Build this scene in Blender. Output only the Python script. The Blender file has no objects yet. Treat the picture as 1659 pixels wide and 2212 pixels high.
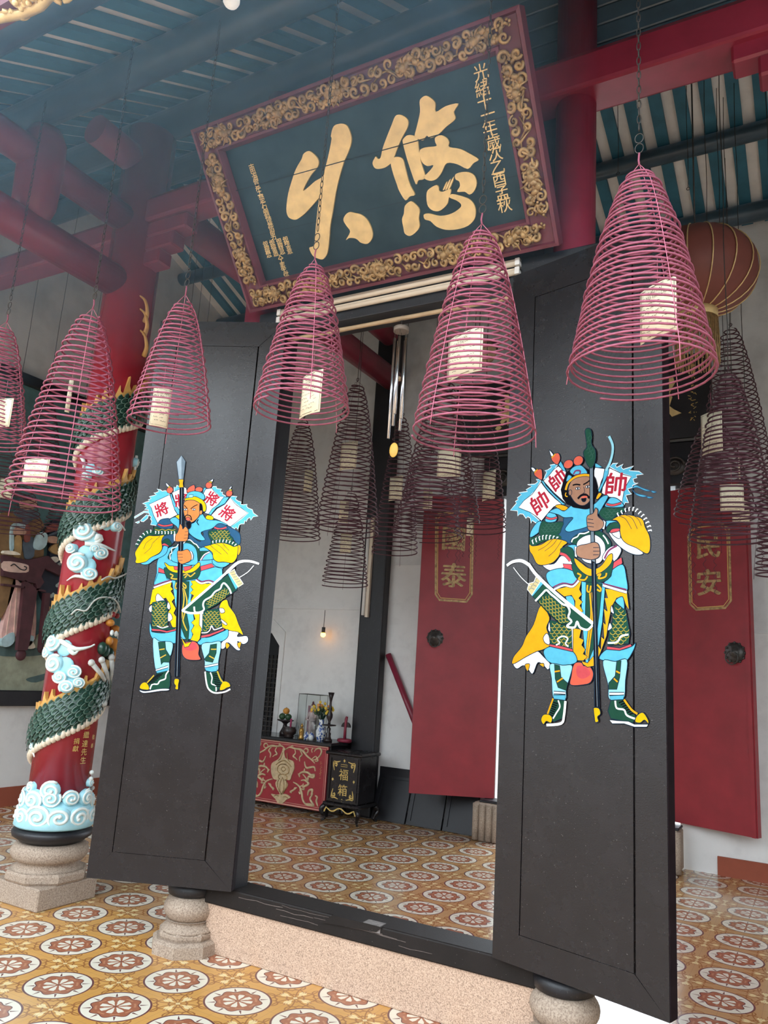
import bpy, bmesh, math, random
from mathutils import Vector, Matrix
from mathutils.geometry import tessellate_polygon
SC = bpy.context.scene
COL = SC.collection
PI = math.pi
sin, cos, rad = math.sin, math.cos, math.radians
R = random.Random(7)

# ---------------------------------------------------------------- camera model (pixels of the 1659 x 2212 frame -> world points)
F = 1661.0; CX, CY = 829.5, 1106.0; EYE = Vector((0, 0, 1.593))
_u = Vector((510.5, -7856, F)).normalized(); _l = Vector((-2986.5, 160, F))
_x = -_l; _x = (_x - _u * _x.dot(_u)).normalized(); _y = _u.cross(_x)
MW = Matrix((_x, _y, _u))
def ray(px, py): return MW @ Vector((px - CX, py - CY, F))
def onz(px, py, z): r = ray(px, py); return EYE + r * ((z - EYE.z) / r.z)
def ony(px, py, y): r = ray(px, py); return EYE + r * (y / r.y)
def onx(px, py, x): r = ray(px, py); return EYE + r * (x / r.x)
def onpl(px, py, p, n): r = ray(px, py); return EYE + r * ((Vector(p) - EYE).dot(n) / r.dot(n))

# ---------------------------------------------------------------- mesh builder
class MB:
    def __init__(s): s.v = []; s.f = []; s.m = []; s.mats = []; s.cur = 0; s.sm = []; s.smooth = False
    def mat(s, m):
        if m not in s.mats: s.mats.append(m)
        s.cur = s.mats.index(m); return s
    def face(s, idx): s.f.append(tuple(idx)); s.m.append(s.cur); s.sm.append(s.smooth)
    def add(s, vs, fs):
        o = len(s.v); s.v += [tuple(v) for v in vs]
        for f in fs: s.face([o + i for i in f])
    def box(s, a, b, mtx=None):
        x0, y0, z0 = a; x1, y1, z1 = b
        vs = [Vector(p) for p in ((x0,y0,z0),(x1,y0,z0),(x1,y1,z0),(x0,y1,z0),(x0,y0,z1),(x1,y0,z1),(x1,y1,z1),(x0,y1,z1))]
        if mtx: vs = [mtx @ v for v in vs]
        s.add(vs, [(0,3,2,1),(4,5,6,7),(0,1,5,4),(1,2,6,5),(2,3,7,6),(3,0,4,7)]); return s
    def cbox(s, c, size, mtx=None):
        c = Vector(c); h = Vector(size) / 2; return s.box(c - h, c + h, mtx)
    def bbox(s, a, b, bev=.01, mtx=None):      # box with chamfered edges (hull of three shrunk boxes)
        a = Vector(a); b = Vector(b); bm = bmesh.new(); bmesh.ops.create_cube(bm, size=1)
        for v in bm.verts: v.co = Vector(((a[i] + b[i]) / 2 + v.co[i] * (b[i] - a[i]) for i in range(3)))
        bmesh.ops.bevel(bm, geom=bm.edges[:], offset=bev, segments=1, affect='EDGES'); s.bm(bm, mtx); return s
    def bm(s, bm, mtx=None):
        bm.verts.index_update(); vs = [(mtx @ v.co) if mtx else v.co.copy() for v in bm.verts]
        s.add(vs, [[v.index for v in f.verts] for f in bm.faces]); bm.free()
    def tube(s, pts, r, n=8, closed=False, caps=True, flat=None):
        pts = [Vector(p) for p in pts]; k = len(pts); rings = []; up = None
        rr = r if isinstance(r, (list, tuple)) else [r] * k
        for i, p in enumerate(pts):
            if closed: t = pts[(i+1) % k] - pts[i-1]
            else: t = pts[min(i+1, k-1)] - pts[max(i-1, 0)]
            t = t.normalized() if t.length > 1e-9 else Vector((0,0,1))
            if up is None:
                up = Vector((0,0,1)) if abs(t.z) < .9 else Vector((1,0,0))
            a = up - t * up.dot(t)
            if a.length < 1e-6: a = t.orthogonal()
            a.normalize(); b = t.cross(a); up = a
            rings.append([p + (a * cos(2*PI*j/n) + b * sin(2*PI*j/n)) * rr[i] for j in range(n)])
        o = len(s.v)
        for rg in rings: s.v += [tuple(v) for v in rg]
        old = s.smooth; s.smooth = True
        for i in range(k if closed else k - 1):
            i2 = (i + 1) % k
            for j in range(n):
                j2 = (j + 1) % n; s.face((o+i*n+j, o+i*n+j2, o+i2*n+j2, o+i2*n+j))
        s.smooth = old
        if caps and not closed:
            s.face([o + j for j in reversed(range(n))]); s.face([o + (k-1)*n + j for j in range(n)])
        return s
    def lathe(s, prof, n=32, c=(0,0,0), mtx=None, caps=True, a0=0, a1=2*PI, smooth=True):
        c = Vector(c); o = len(s.v); full = abs(a1 - a0 - 2*PI) < 1e-6; m = n if full else n + 1
        for r_, z in prof:
            for j in range(m):
                a = a0 + (a1 - a0) * j / n; v = Vector((r_*cos(a), r_*sin(a), z))
                if mtx: v = mtx @ v
                s.v.append(tuple(v + c))
        old = s.smooth; s.smooth = smooth
        for i in range(len(prof) - 1):
            for j in range(n if full else m - 1):
                j2 = (j + 1) % m; s.face((o+i*m+j, o+i*m+j2, o+(i+1)*m+j2, o+(i+1)*m+j))
        s.smooth = old
        if caps and full:
            if prof[0][0] > 1e-5: s.face([o + j for j in reversed(range(m))])
            if prof[-1][0] > 1e-5: s.face([o + (len(prof)-1)*m + j for j in range(m)])
        return s
    def cyl(s, a, b, r, n=16, r2=None, caps=True):
        return s.tube([a, b], [r, r if r2 is None else r2], n, caps=caps)
    def sphere(s, c, r, n=12, sc=(1,1,1), mtx=None):
        prof = []; 
        k = max(4, n // 2)
        vs = []; fs = []
        c = Vector(c); o = len(s.v)
        rows = []
        for i in range(k + 1):
            t = PI * i / k; rows.append((sin(t), -cos(t)))
        M = mtx or Matrix.Identity(3)
        for (q, z) in rows:
            for j in range(n):
                a = 2*PI*j/n
                v = M @ Vector((q*cos(a)*sc[0]*r, q*sin(a)*sc[1]*r, z*sc[2]*r)); s.v.append(tuple(v + c))
        old = s.smooth; s.smooth = True
        for i in range(k):
            for j in range(n):
                j2 = (j+1) % n; s.face((o+i*n+j, o+i*n+j2, o+(i+1)*n+j2, o+(i+1)*n+j))
        s.smooth = old; return s
    def poly(s, pts3):                          # flat polygon, concave allowed
        pts3 = [Vector(p) for p in pts3]; o = len(s.v); s.v += [tuple(p) for p in pts3]
        n = Vector((0,0,0))
        for i in range(len(pts3)):
            a, b = pts3[i-1], pts3[i]; n += a.cross(b)
        n.normalize(); ax = n.orthogonal().normalized(); ay = n.cross(ax); flat = [Vector((p.dot(ax), p.dot(ay), 0)) for p in pts3]
        for t in tessellate_polygon([flat]):
            a, b, c_ = (pts3[i] for i in t)
            if (b-a).cross(c_-a).dot(n) < 0: t = (t[0], t[2], t[1])
            s.face([o + i for i in t])
        return s
    def prism(s, pts3, off):                    # polygon pushed along vector off
        off = Vector(off); pts3 = [Vector(p) for p in pts3]; k = len(pts3)
        n = Vector((0,0,0))
        for i in range(k): n += pts3[i-1].cross(pts3[i])
        if n.dot(off) < 0: pts3 = pts3[::-1]
        s.poly([p + off for p in pts3]); s.poly(pts3[::-1])
        o = len(s.v); s.v += [tuple(p) for p in pts3] + [tuple(p + off) for p in pts3]
        for i in range(k):
            j = (i+1) % k; s.face((o+i, o+j, o+k+j, o+k+i))
        return s
    def build(s, name, mats=None, parent=None, bevel=0, local=None):
        if mats is not None and not s.mats: s.mats = mats if isinstance(mats, list) else [mats]
        me = bpy.data.meshes.new(name); me.from_pydata(s.v, [], s.f)
        for m in s.mats: me.materials.append(m)
        me.polygons.foreach_set('material_index', s.m); me.polygons.foreach_set('use_smooth', s.sm); me.update()
        if local is not None: me.transform(local.inverted())
        o = bpy.data.objects.new(name, me); COL.objects.link(o)
        if local is not None: o.matrix_world = local
        if parent is not None:
            me.transform(WM[parent.name].inverted()) if parent.name in WM else None
            o.parent = parent
            WM[o.name] = WM[parent.name]
        else: WM[o.name] = local.copy() if local is not None else Matrix.Identity(4)
        if bevel:
            md = o.modifiers.new('b', 'BEVEL'); md.width = bevel; md.segments = 2; md.limit_method = 'ANGLE'; md.angle_limit = rad(40)
        return o
WM = {}                                          # world matrix of every thing and part
def tag(o, label=None, cat=None, group=None, kind=None):
    if label: o['label'] = label
    if cat: o['category'] = cat
    if group: o['group'] = group
    if kind: o['kind'] = kind
    return o
def thing(name, label, cat, loc=(0,0,0), rz=0, group=None, mtx=None, kind=None):
    o = bpy.data.objects.new(name, None); COL.objects.link(o); o.empty_display_size = .1
    m = mtx if mtx is not None else Matrix.Translation(Vector(loc)) @ Matrix.Rotation(rz, 4, 'Z')
    o.matrix_world = m; WM[o.name] = m.copy()
    return tag(o, label, cat, group, kind)
def dup(root, loc, rz=0, label=None, group=None, scale=1):
    r = root.copy(); COL.objects.link(r); r.location = loc; r.rotation_euler = (0,0,rz)
    if scale != 1: r.scale = (scale,)*3
    if label: r['label'] = label
    if group: r['group'] = group
    for ch in list(root.children):
        c = ch.copy(); COL.objects.link(c); c.parent = r
        for g in list(ch.children):
            d = g.copy(); COL.objects.link(d); d.parent = c
    return r

# ---------------------------------------------------------------- materials
class S:                                          # a socket with arithmetic
    def __init__(s, nt, k): s.nt = nt; s.k = k
    def _op(s, op, *o):
        n = s.nt.nodes.new('ShaderNodeMath'); n.operation = op
        for i, a in enumerate((s,) + o):
            if isinstance(a, S): s.nt.links.new(a.k, n.inputs[i])
            else: n.inputs[i].default_value = a
        return S(s.nt, n.outputs[0])
    def __add__(s, o): return s._op('ADD', o)
    def __sub__(s, o): return s._op('SUBTRACT', o)
    def __mul__(s, o): return s._op('MULTIPLY', o)
    def __truediv__(s, o): return s._op('DIVIDE', o)
    def abs(s): return s._op('ABSOLUTE')
    def lt(s, o): return s._op('LESS_THAN', o)
    def gt(s, o): return s._op('GREATER_THAN', o)
    def fract(s): return s._op('FRACT')
    def sqrt(s): return s._op('SQRT')
    def cos(s): return s._op('COSINE')
    def sin(s): return s._op('SINE')
    def atan2(s, o): return s._op('ARCTAN2', o)
    def max(s, o): return s._op('MAXIMUM', o)
    def min(s, o): return s._op('MINIMUM', o)
    def pow(s, o): return s._op('POWER', o)
class Mat:
    def __init__(s, name):
        s.m = bpy.data.materials.new(name); s.m.use_nodes = True; s.nt = s.m.node_tree; s.b = s.nt.nodes['Principled BSDF']
    def new(s, t): return s.nt.nodes.new(t)
    def link(s, a, b): s.nt.links.new(a.k if isinstance(a, S) else a, b)
    def coord(s, kind='Object'):
        n = s.new('ShaderNodeTexCoord'); return n.outputs[kind]
    def xyz(s, kind='Object'):
        n = s.new('ShaderNodeSeparateXYZ'); s.link(s.coord(kind), n.inputs[0]); return [S(s.nt, o) for o in n.outputs]
    def noise(s, scale=5, detail=4, rough=.55, stretch=None, kind='Object'):
        n = s.new('ShaderNodeTexNoise'); n.inputs['Scale'].default_value = scale; n.inputs['Detail'].default_value = detail; n.inputs['Roughness'].default_value = rough
        if stretch:
            mp = s.new('ShaderNodeMapping'); mp.inputs['Scale'].default_value = stretch; s.link(s.coord(kind), mp.inputs[0]); s.link(mp.outputs[0], n.inputs['Vector'])
        else: s.link(s.coord(kind), n.inputs['Vector'])
        return S(s.nt, n.outputs['Fac'])
    def ramp(s, fac, stops):
        n = s.new('ShaderNodeValToRGB'); e = n.color_ramp.elements
        while len(e) < len(stops): e.new(.5)
        for el, (p, c) in zip(e, stops): el.position = p; el.color = (*c, 1) if len(c) == 3 else c
        s.link(fac, n.inputs[0]); return n.outputs[0]
    def mix(s, fac, a, b):
        n = s.new('ShaderNodeMix'); n.data_type = 'RGBA'
        for v, i in ((fac, 0), (a, 6), (b, 7)):
            if isinstance(v, S): s.link(v.k, n.inputs[i])
            elif isinstance(v, bpy.types.NodeSocket): s.link(v, n.inputs[i])
            elif isinstance(v, (tuple, list)): n.inputs[i].default_value = (*v, 1) if len(v) == 3 else v
            else: n.inputs[i].default_value = v
        return n.outputs[2]
    def color(s, c):
        if isinstance(c, (tuple, list)): s.b.inputs['Base Color'].default_value = (*c, 1)
        else: s.link(c, s.b.inputs['Base Color'])
        return s
    def set(s, **k):
        for a, v in k.items():
            i = s.b.inputs[a.replace('_', ' ')]
            if isinstance(v, S): s.link(v, i)
            else: i.default_value = v
        return s
    def bump(s, fac, strength=.3, dist=.01):
        n = s.new('ShaderNodeBump'); n.inputs['Strength'].default_value = strength; n.inputs['Distance'].default_value = dist
        s.link(fac, n.inputs['Height']); s.link(n.outputs[0], s.b.inputs['Normal']); return s
def plain(name, c, rough=.5, var=.12, scale=12, bump=0, metal=0, bscale=None, spec=.5, stretch=None):
    m = Mat(name); n = m.noise(scale, 5, stretch=stretch)
    lo = tuple(max(0, x*(1-var)) for x in c); hi = tuple(min(1, x*(1+var)) for x in c)
    m.color(m.ramp(n, [(.3, lo), (.7, hi)])).set(Roughness=rough, Metallic=metal)
    m.b.inputs['Specular IOR Level'].default_value = spec
    if bump: m.bump(m.noise(bscale or scale*4, 4, stretch=stretch), bump)
    return m.m

def srgb(r, g, b):
    f = lambda c: (c/255/12.92) if c/255 <= .04045 else ((c/255+.055)/1.055)**2.4
    return (f(r), f(g), f(b))
def catmull(pts, k=4, closed=True):
    n = len(pts); out = []
    P = [Vector(p) for p in pts]
    rng = range(n) if closed else range(n-1)
    for i in rng:
        if closed: a, b, c, d = P[i-1], P[i], P[(i+1) % n], P[(i+2) % n]
        else: a, b, c, d = P[max(i-1,0)], P[i], P[i+1], P[min(i+2,n-1)]
        for j in range(k):
            t = j/k; out.append(.5*((2*b) + (c-a)*t + (2*a-5*b+4*c-d)*t*t + (3*b-a-3*c+d)*t**3))
    if not closed: out.append(P[-1])
    return out
# ---------------------------------------------------------------- a flat frame (origin, u right, v up, n out) used for carved or painted work
class Frame:
    def __init__(s, o, u, v): s.o = Vector(o); s.u = Vector(u).normalized(); s.v = Vector(v).normalized(); s.n = s.u.cross(s.v).normalized()
    def at(s, a, b, h=0): return s.o + s.u*a + s.v*b + s.n*h
    def px(s, x, y):
        p = onpl(x, y, s.o, s.n) - s.o; return (p.dot(s.u), p.dot(s.v))
    def mtx(s):
        m = Matrix.Identity(4)
        for i in range(3): m[i][0] = s.u[i]; m[i][1] = s.v[i]; m[i][2] = s.n[i]; m[i][3] = s.o[i]
        return m
def ribbon(mb, fr, pts, w, h=0, closed=False, w2=None):
    pts = [Vector((p[0], p[1])) for p in pts]; k = len(pts); L = []; Rr = []
    for i, p in enumerate(pts):
        a = pts[i-1] if (closed or i > 0) else p; b = pts[(i+1) % k] if (closed or i < k-1) else p
        t = b - a
        t = t.normalized() if t.length > 1e-9 else Vector((1,0))
        nn = Vector((-t.y, t.x)); ww = w/2 if w2 is None else (w + (w2-w)*i/max(1,k-1))/2
        L.append(fr.at(*(p + nn*ww), h)); Rr.append(fr.at(*(p - nn*ww), h))
    o = len(mb.v); mb.v += [tuple(v) for v in L] + [tuple(v) for v in Rr]
    for i in range(k if closed else k-1):
        j = (i+1) % k; mb.face((o+i, o+k+i, o+k+j, o+j))
def text_polys(txt, size=1.0, align='CENTER', depth=0.0):
    cu = bpy.data.curves.new('t', 'FONT'); cu.body = txt; cu.size = size; cu.align_x = align; cu.align_y = 'CENTER'; cu.extrude = depth; cu.resolution_u = 3
    ob = bpy.data.objects.new('t', cu); COL.objects.link(ob)
    dg = bpy.context.evaluated_depsgraph_get(); dg.update(); me = bpy.data.meshes.new_from_object(ob.evaluated_get(dg))
    vs = [v.co.copy() for v in me.vertices]; fs = [tuple(p.vertices) for p in me.polygons]
    bpy.data.objects.remove(ob); bpy.data.curves.remove(cu); bpy.data.meshes.remove(me); return vs, fs
_tc = {}
def text_on(mb, fr, txt, a, b, size, h=.001, rot=0, sx=1, depth=0, shear=0):
    key = (txt, depth > 0)
    if key not in _tc: _tc[key] = text_polys(txt, 1.0, depth=.5 if depth else 0)
    vs, fs = _tc[key]
    if not vs: return
    cx = (min(v.x for v in vs) + max(v.x for v in vs))/2; cy = (min(v.y for v in vs) + max(v.y for v in vs))/2
    out = []
    for v in vs:
        x = (v.x-cx)*size*sx; y = (v.y-cy)*size; x += shear*y
        out.append(fr.at(a + x*cos(rot) - y*sin(rot), b + x*sin(rot) + y*cos(rot), h + v.z*depth*2))
    mb.add(out, fs)
def spiral_tube(c, r0, r1, z0, z1, turns, seg=28, prof=lambda t: t):
    pts = []; n = int(turns*seg)
    for i in range(n+1):
        t = i/n; r_ = r0 + (r1-r0)*prof(t); a = 2*PI*turns*t
        pts.append(Vector((c[0] + r_*cos(a), c[1] + r_*sin(a), z0 + (z1-z0)*t)))
    return pts
# ---------------------------------------------------------------- shared materials
def brick_white(name, tint=(.62,.62,.60)):
    m = Mat(name); x, y, z = m.xyz()
    n = m.noise(3, 6); n2 = m.noise(40, 3)
    row = (z / .075).fract(); joint = (row - .5).abs()
    wob = (n - .5) * .12
    groove = (joint + wob).gt(.44)
    c = m.ramp(n, [(.25, tuple(t*.72 for t in tint)), (.55, tint), (.8, tuple(min(1, t*1.08) for t in tint))])
    m.color(c).set(Roughness=.85); m.bump((groove * -.35) + n2*.3, .35, .012); return m.m
def plaster(name, tint, stain=.5):
    m = Mat(name); n = m.noise(1.6, 6, .6); n2 = m.noise(9, 5, .6); k = n*.6 + n2*.4
    m.color(m.ramp(k, [(.33, tuple(t*(1-.28*stain) for t in tint)), (.5, tint), (.75, tuple(min(1, t*1.06) for t in tint))])).set(Roughness=.88)
    m.bump(m.noise(60, 4), .15, .004); return m.m
def wood_black(name, c=(.0085,.0068,.0082), rough=.27, spec=.5):
    m = Mat(name); n = m.noise(6, 6, .65); g = m.noise(30, 5, .6, stretch=(6, 6, .35)); sp = m.noise(140, 2, .5)
    base = m.ramp(n, [(.3, tuple(t*.75 for t in c)), (.7, tuple(t*1.35 for t in c))])
    m.color(m.mix(sp.gt(.74), base, (.16,.15,.14)))
    m.set(Roughness=(n*.12 + rough - .06)); m.b.inputs['Specular IOR Level'].default_value = spec; m.bump(g + sp*.4, .22, .004); return m.m
def speckle(name, a, b, c, scale=90):
    m = Mat(name); n = m.noise(scale, 3, .7); w = m.noise(4, 5)
    col = m.ramp(n, [(.34, a), (.5, b), (.66, c)])
    m.color(m.mix(w*.35, col, tuple(t*.55 for t in b))).set(Roughness=.85); m.bump(n, .35, .006); return m.m
M = {}
M['wall_brick'] = brick_white('painted_brick', (.66,.66,.65))
M['plaster'] = plaster('whitewash', (.74,.73,.71))
M['terracotta'] = plaster('terracotta_paint', (.30,.075,.04), .6)
M['black'] = wood_black('black_lacquer_wood')
M['edge'] = plain('dark_plum_edge', (.012,.007,.009), .85, .3, 20, spec=.1); M['sill'] = wood_black('worn_sill_wood', (.012,.009,.008), .6, .25); M['black2'] = wood_black('black_trim_wood', (.010,.010,.013), .45, .5)
M['red_wood'] = plain('red_lacquer', (.23,.021,.045), .38, .18, 5, .05, stretch=(1,1,1))
M['red_door'] = plain('red_door_paint', (.27,.018,.028), .42, .15, 4, .06)
M['red_col'] = plain('red_column_paint', (.30,.018,.030), .22, .1, 5)
M['teal'] = plain('teal_rafter_paint', (.035,.16,.235), .6, .2, 6, .05)
M['dark_teal'] = plain('dark_purlin_paint', (.045,.08,.11), .32, .25, 5, .05)
M['deck'] = plain('white_tile_underside', (.86,.85,.83), .9, .1, 4)
M['granite'] = speckle('pink_granite', (.22,.15,.11), (.58,.40,.29), (.74,.56,.43), 160)
M['stone'] = speckle('carved_stone', (.20,.145,.11), (.38,.29,.22), (.50,.40,.31), 120)
M['gold'] = plain('gold_leaf', (.80,.60,.28), .40, .14, 14, .15, .35)
M['gold_dark'] = plain('aged_gilding', (.40,.26,.115), .42, .5, 26, .2, .35)
M['goldpaint'] = plain('gold_paint', (.62,.42,.12), .5, .15, 20)
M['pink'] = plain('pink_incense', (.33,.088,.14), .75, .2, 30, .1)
M['incense_shaded'] = plain('shaded_incense', (.075,.022,.034), .8, .2, 30, .1)  # same pink incense darkened: shade of the unlit coils put into the colour
M['pinkthread'] = plain('pink_thread', (.62,.18,.26), .7, .1)
M['paper'] = plain('cream_paper', (.88,.79,.58), .8, .05, 8)
M['ink'] = plain('brown_ink', (.10,.06,.035), .7, .1)
M['iron'] = plain('dark_iron', (.055,.05,.046), .42, .3, 25, metal=.3)
M['cream'] = plain('cream_plastic', (.70,.60,.47), .5, .06)
M['white'] = plain('white_paint', (.80,.80,.78), .5, .04)
M['wood'] = plain('pale_wood', (.46,.33,.20), .6, .15, 10)
def floor_mat():
    m = Mat('encaustic_tiles'); x, y, z = m.xyz()
    P = .4
    u = ((x + 3.344)/P + .5).fract()*P - P/2; v = ((y - 2.931)/P + .5).fract()*P - P/2
    r = (u*u + v*v).sqrt(); th = v.atan2(u)
    a8 = (th*8).cos()
    ochre = m.ramp(m.noise(2.5, 4), [(.3, (.53,.265,.06)), (.7, (.63,.335,.095))])
    ochre = m.mix(y.gt(3.9)*.55, ochre, (.40,.24,.14)); cream = (.74,.68,.56); brown = (.33,.115,.06); dark = (.13,.045,.045)  # tiles behind the sill duller: haze and reflections put into their colour
    # corner motif
    u2 = ((x + 3.344)/P).fract()*P - P/2; v2 = ((y - 2.931)/P).fract()*P - P/2
    au, av = u2.abs(), v2.abs(); mx, mn = au.max(av), au.min(av)
    c = ochre
    q = ((mx - .062)*(mx - .062) + (mn - .034)*(mn - .034)).sqrt()
    curl = ((q - .030).abs()).lt(.0042)
    q2 = ((mx - .118)*(mx - .118) + (mn - .058)*(mn - .058)).sqrt()
    curl2 = ((q2 - .030).abs()).lt(.0040)
    stem = ((mn - (mx*22).sin()*.012 - mx*.32).abs()).lt(.0038)*(mx.lt(.15))
    c = m.mix((curl.max(curl2).max(stem))*(r.gt(.168)), c, (.30,.125,.035))
    star = ((mn*3.2 + (mx - .055).abs()).lt(.036)).max(((mn - .012).abs()*2.4 + (mx - .066).abs()).lt(.020)).max((mn + mx).lt(.014))
    c = m.mix(star, c, (.78,.60,.30))
    c = m.mix((mn*1.6 + (mx - .092).abs()).lt(.008), c, brown)
    # medallion
    c = m.mix(r.lt(.166), c, dark); c = m.mix(r.lt(.156), c, cream)
    a16 = (th*8 + PI).cos()
    spike = (r.gt(.11)*r.lt(.148))*((th*4).sin().abs()*r*.25).lt((r*-1 + .149)*.13 + .0008)
    c = m.mix(spike, c, dark)
    lobes = (a8*-.009 + .108)
    c = m.mix(r.lt(lobes + .006), c, dark); c = m.mix(r.lt(lobes), c, brown)
    inner = ((r - .088).abs()).lt(.005)*(a8.gt(-.35))
    c = m.mix(inner, c, (.45,.19,.10))
    pet = ((th*8).cos()*-1)
    petal = (r.gt(.014)*r.lt(.072))*(pet.gt((r - .050).abs()*26 - .55))
    c = m.mix(petal, c, cream)
    c = m.mix(r.lt(.006), c, dark)
    seam = (u.abs().lt(.0009)).max(v.abs().lt(.0009)).max(((u.abs() - .2).abs()).lt(.0009)).max(((v.abs() - .2).abs()).lt(.0009))
    c = m.mix(seam*.5, c, (.22,.13,.08))
    w = m.noise(.9, 6, .6)
    c = m.mix((w - .45).max(0)*.5, c, (.52,.42,.34))
    m.color(c); m.set(Roughness=(m.noise(7, 5)*.14 + .09)); m.bump(m.noise(16, 3) - seam*.5, .04, .004)
    return m.m
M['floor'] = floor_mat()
# ================================================================ the setting
def struct(name, mb, mats=None, parent=None): return tag(mb.build(name, mats, parent), kind='structure' if parent is None else None)
XL, XR, YB = -7.5, 3.2, 8.15
FS, RS, YR = .58, .347, 5.95                       # roof slopes and ridge position
def zf(y): return 6.0 + FS*(y - 3.8)
def zr(y): return 6.5 + RS*(8.1 - y)
ZR = zf(YR)
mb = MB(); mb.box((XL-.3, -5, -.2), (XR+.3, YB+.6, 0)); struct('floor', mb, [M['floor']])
mb = MB(); mb.box((-14, YB+.6, -.2), (9, 30, -.02)); pav = struct('floor', mb, [plain('street_paving', (.62,.60,.57), .8, .1, 3)])
# back (gate) wall: left part, right part, over the gate
G0, G1, GZ = -3.08, -1.22, 3.75
LD0, LD1, LDZ = -6.95, -6.07, 2.03
mb = MB(); W = YB; D = YB + .55
mb.box((XL-.2, W, 0), (LD0, D, 6.6)); mb.box((LD1, W, 0), (G0, D, 6.6)); mb.box((LD0, W, LDZ), (LD1, D, 6.6))
mb.box((LD0, W+.2, 0), (LD1, D, LDZ))
mb.box((G1, W, 0), (XR+.2, D, 6.6)); mb.box((G0, W, GZ), (G1, D, 6.6))
wb = struct('wall_back', mb, [M['plaster']])
# painted brick skin of the upper wall
mb = MB(); mb.box((-4.5, W-.012, 2.9), (G0-.3, W, 6.5)); mb.box((G1+.1, W-.012, 2.2), (XR, W, 6.5)); mb.box((XL, W-.012, 3.9), (-4.85, W, 6.5)); mb.box((G0-.3, W-.012, GZ+.1), (G1+.1, W, 6.5))
mb.build('brick_facing', [M['wall_brick']], wb)
# conduit ledge across the left part of the wall
mb = MB(); mb.box((-6.9, W-.02, 2.35), (-4.83, W, 2.385)); mb.build('wall_ledge', [M['plaster']], wb)
# side walls with gables
def side(name, x0, x1):
    prof = [(1.1, 0), (YB+.3, 0), (YB+.3, zr(YB+.3)+.12), (YR, ZR+.12), (1.1, zf(1.1)+.12)]
    mb = MB(); mb.prism([(x0, a, b) for a, b in prof], (x1-x0, 0, 0)); return struct(name, mb, [M['wall_brick']])
wl = side('wall_left', XL, XL-.25); wr = side('wall_right', XR, XR+.25)
mb = MB(); mb.box((XL, 1, 0), (XL+.012, YB, 1.6)); mb.build('plaster_skirt', [M['plaster']], wl)
zt = onx(30, 1698, XL).z
mb = MB(); mb.box((XL, 1, 0), (XL+.03, YB, zt)); struct('baseboard_left', mb, [M['terracotta']])
mb = MB(); mb.box((G1+.32, W-.03, 0), (XR, W, .162)); struct('baseboard_back', mb, [M['terracotta']])
# dark painted gable crescent high on the left wall
mb = MB(); mb.prism([(XL, p.y, p.z) for p in [onx(a/3.567, b/3.567, XL) for a, b in [(455,1545),(452,1590),(475,1645),(530,1690),(620,1660),(735,1625),(700,1540),(560,1480)]]], (.012,0,0))
mb.build('gable_paint', [M['dark_teal']], wl)
# roof: white tile undersides carried by blue rafters
def roof(name, y0, y1, zfun, th):
    n = Vector((0, zfun(0) - zfun(1), 1)).normalized()
    off = n*th
    mb = MB(); a, b = Vector((XL-.3, y0, zfun(y0))) + off, Vector((XL-.3, y1, zfun(y1))) + off
    w = Vector((XR - XL + .6, 0, 0)); mb.prism([a, a+w, b+w, b], n*.12)
    c = struct(name, mb, [M['deck']])
    return c, n
cf, nf = roof('ceiling', 1.25, YR+.09, zf, .036); cr, nr = roof('ceiling', YR-.09, YB+1.0, zr, .05)
def rafters(c, n, y0, y1, zfun, x0, wd, th):
    k = 0; x = x0 - .22*40
    while x < XR:
        if x > XL:
            mb = MB(); a, b = Vector((x, y0, zfun(y0))), Vector((x, y1, zfun(y1)))
            w = Vector((wd, 0, 0)); mb.prism([a, a+w, b+w, b], n*(th - .002)); mb.build('rafter', [M['teal']], c)
        x += .22
rafters(cf, nf, 1.2, YR, zf, -3.333+.02, .112, .036)
rafters(cr, nr, YR, YB+.05, zr, -.4-.11, .11, .05)
# purlins
def log(name, a, b, r, mat, label, cat='beam', n=20, group=None):
    mb = MB(); mb.cyl(a, b, r, n); return tag(mb.build(name, [mat]), label, cat, group)
def purlin(y, r, front, label, mat='dark_teal'):
    n = nf if front else nr; z = zf(y) if front else zr(y)
    p = Vector((0, y, z)) - n*(r + .003); log('purlin', (XL+.002, p.y, p.z), (XR-.002, p.y, p.z), r, M[mat], label)
purlin(1.755, .14, True, 'thick dark blue round purlin across the top left corner under the front roof')
purlin(2.79, .11, True, 'dark blue round purlin between the two rows of white roof slits')
purlin(3.78, .12, True, 'dark purlin just above the top edge of the carved black plaque')
purlin(4.9, .12, True, 'dark blue purlin high up, second behind the top of the plaque')
purlin(7.07, .085, False, 'thin black purlin crossing the striped rear roof at mid height')
purlin(7.92, .1, False, 'black purlin along the top of the rear white wall')
log('ridge_beam', (XL+.002, YR, ZR-.2), (XR-.002, YR, ZR-.2), .14, M['dark_teal'], 'dark ridge beam where the two roof slopes meet')
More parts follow.
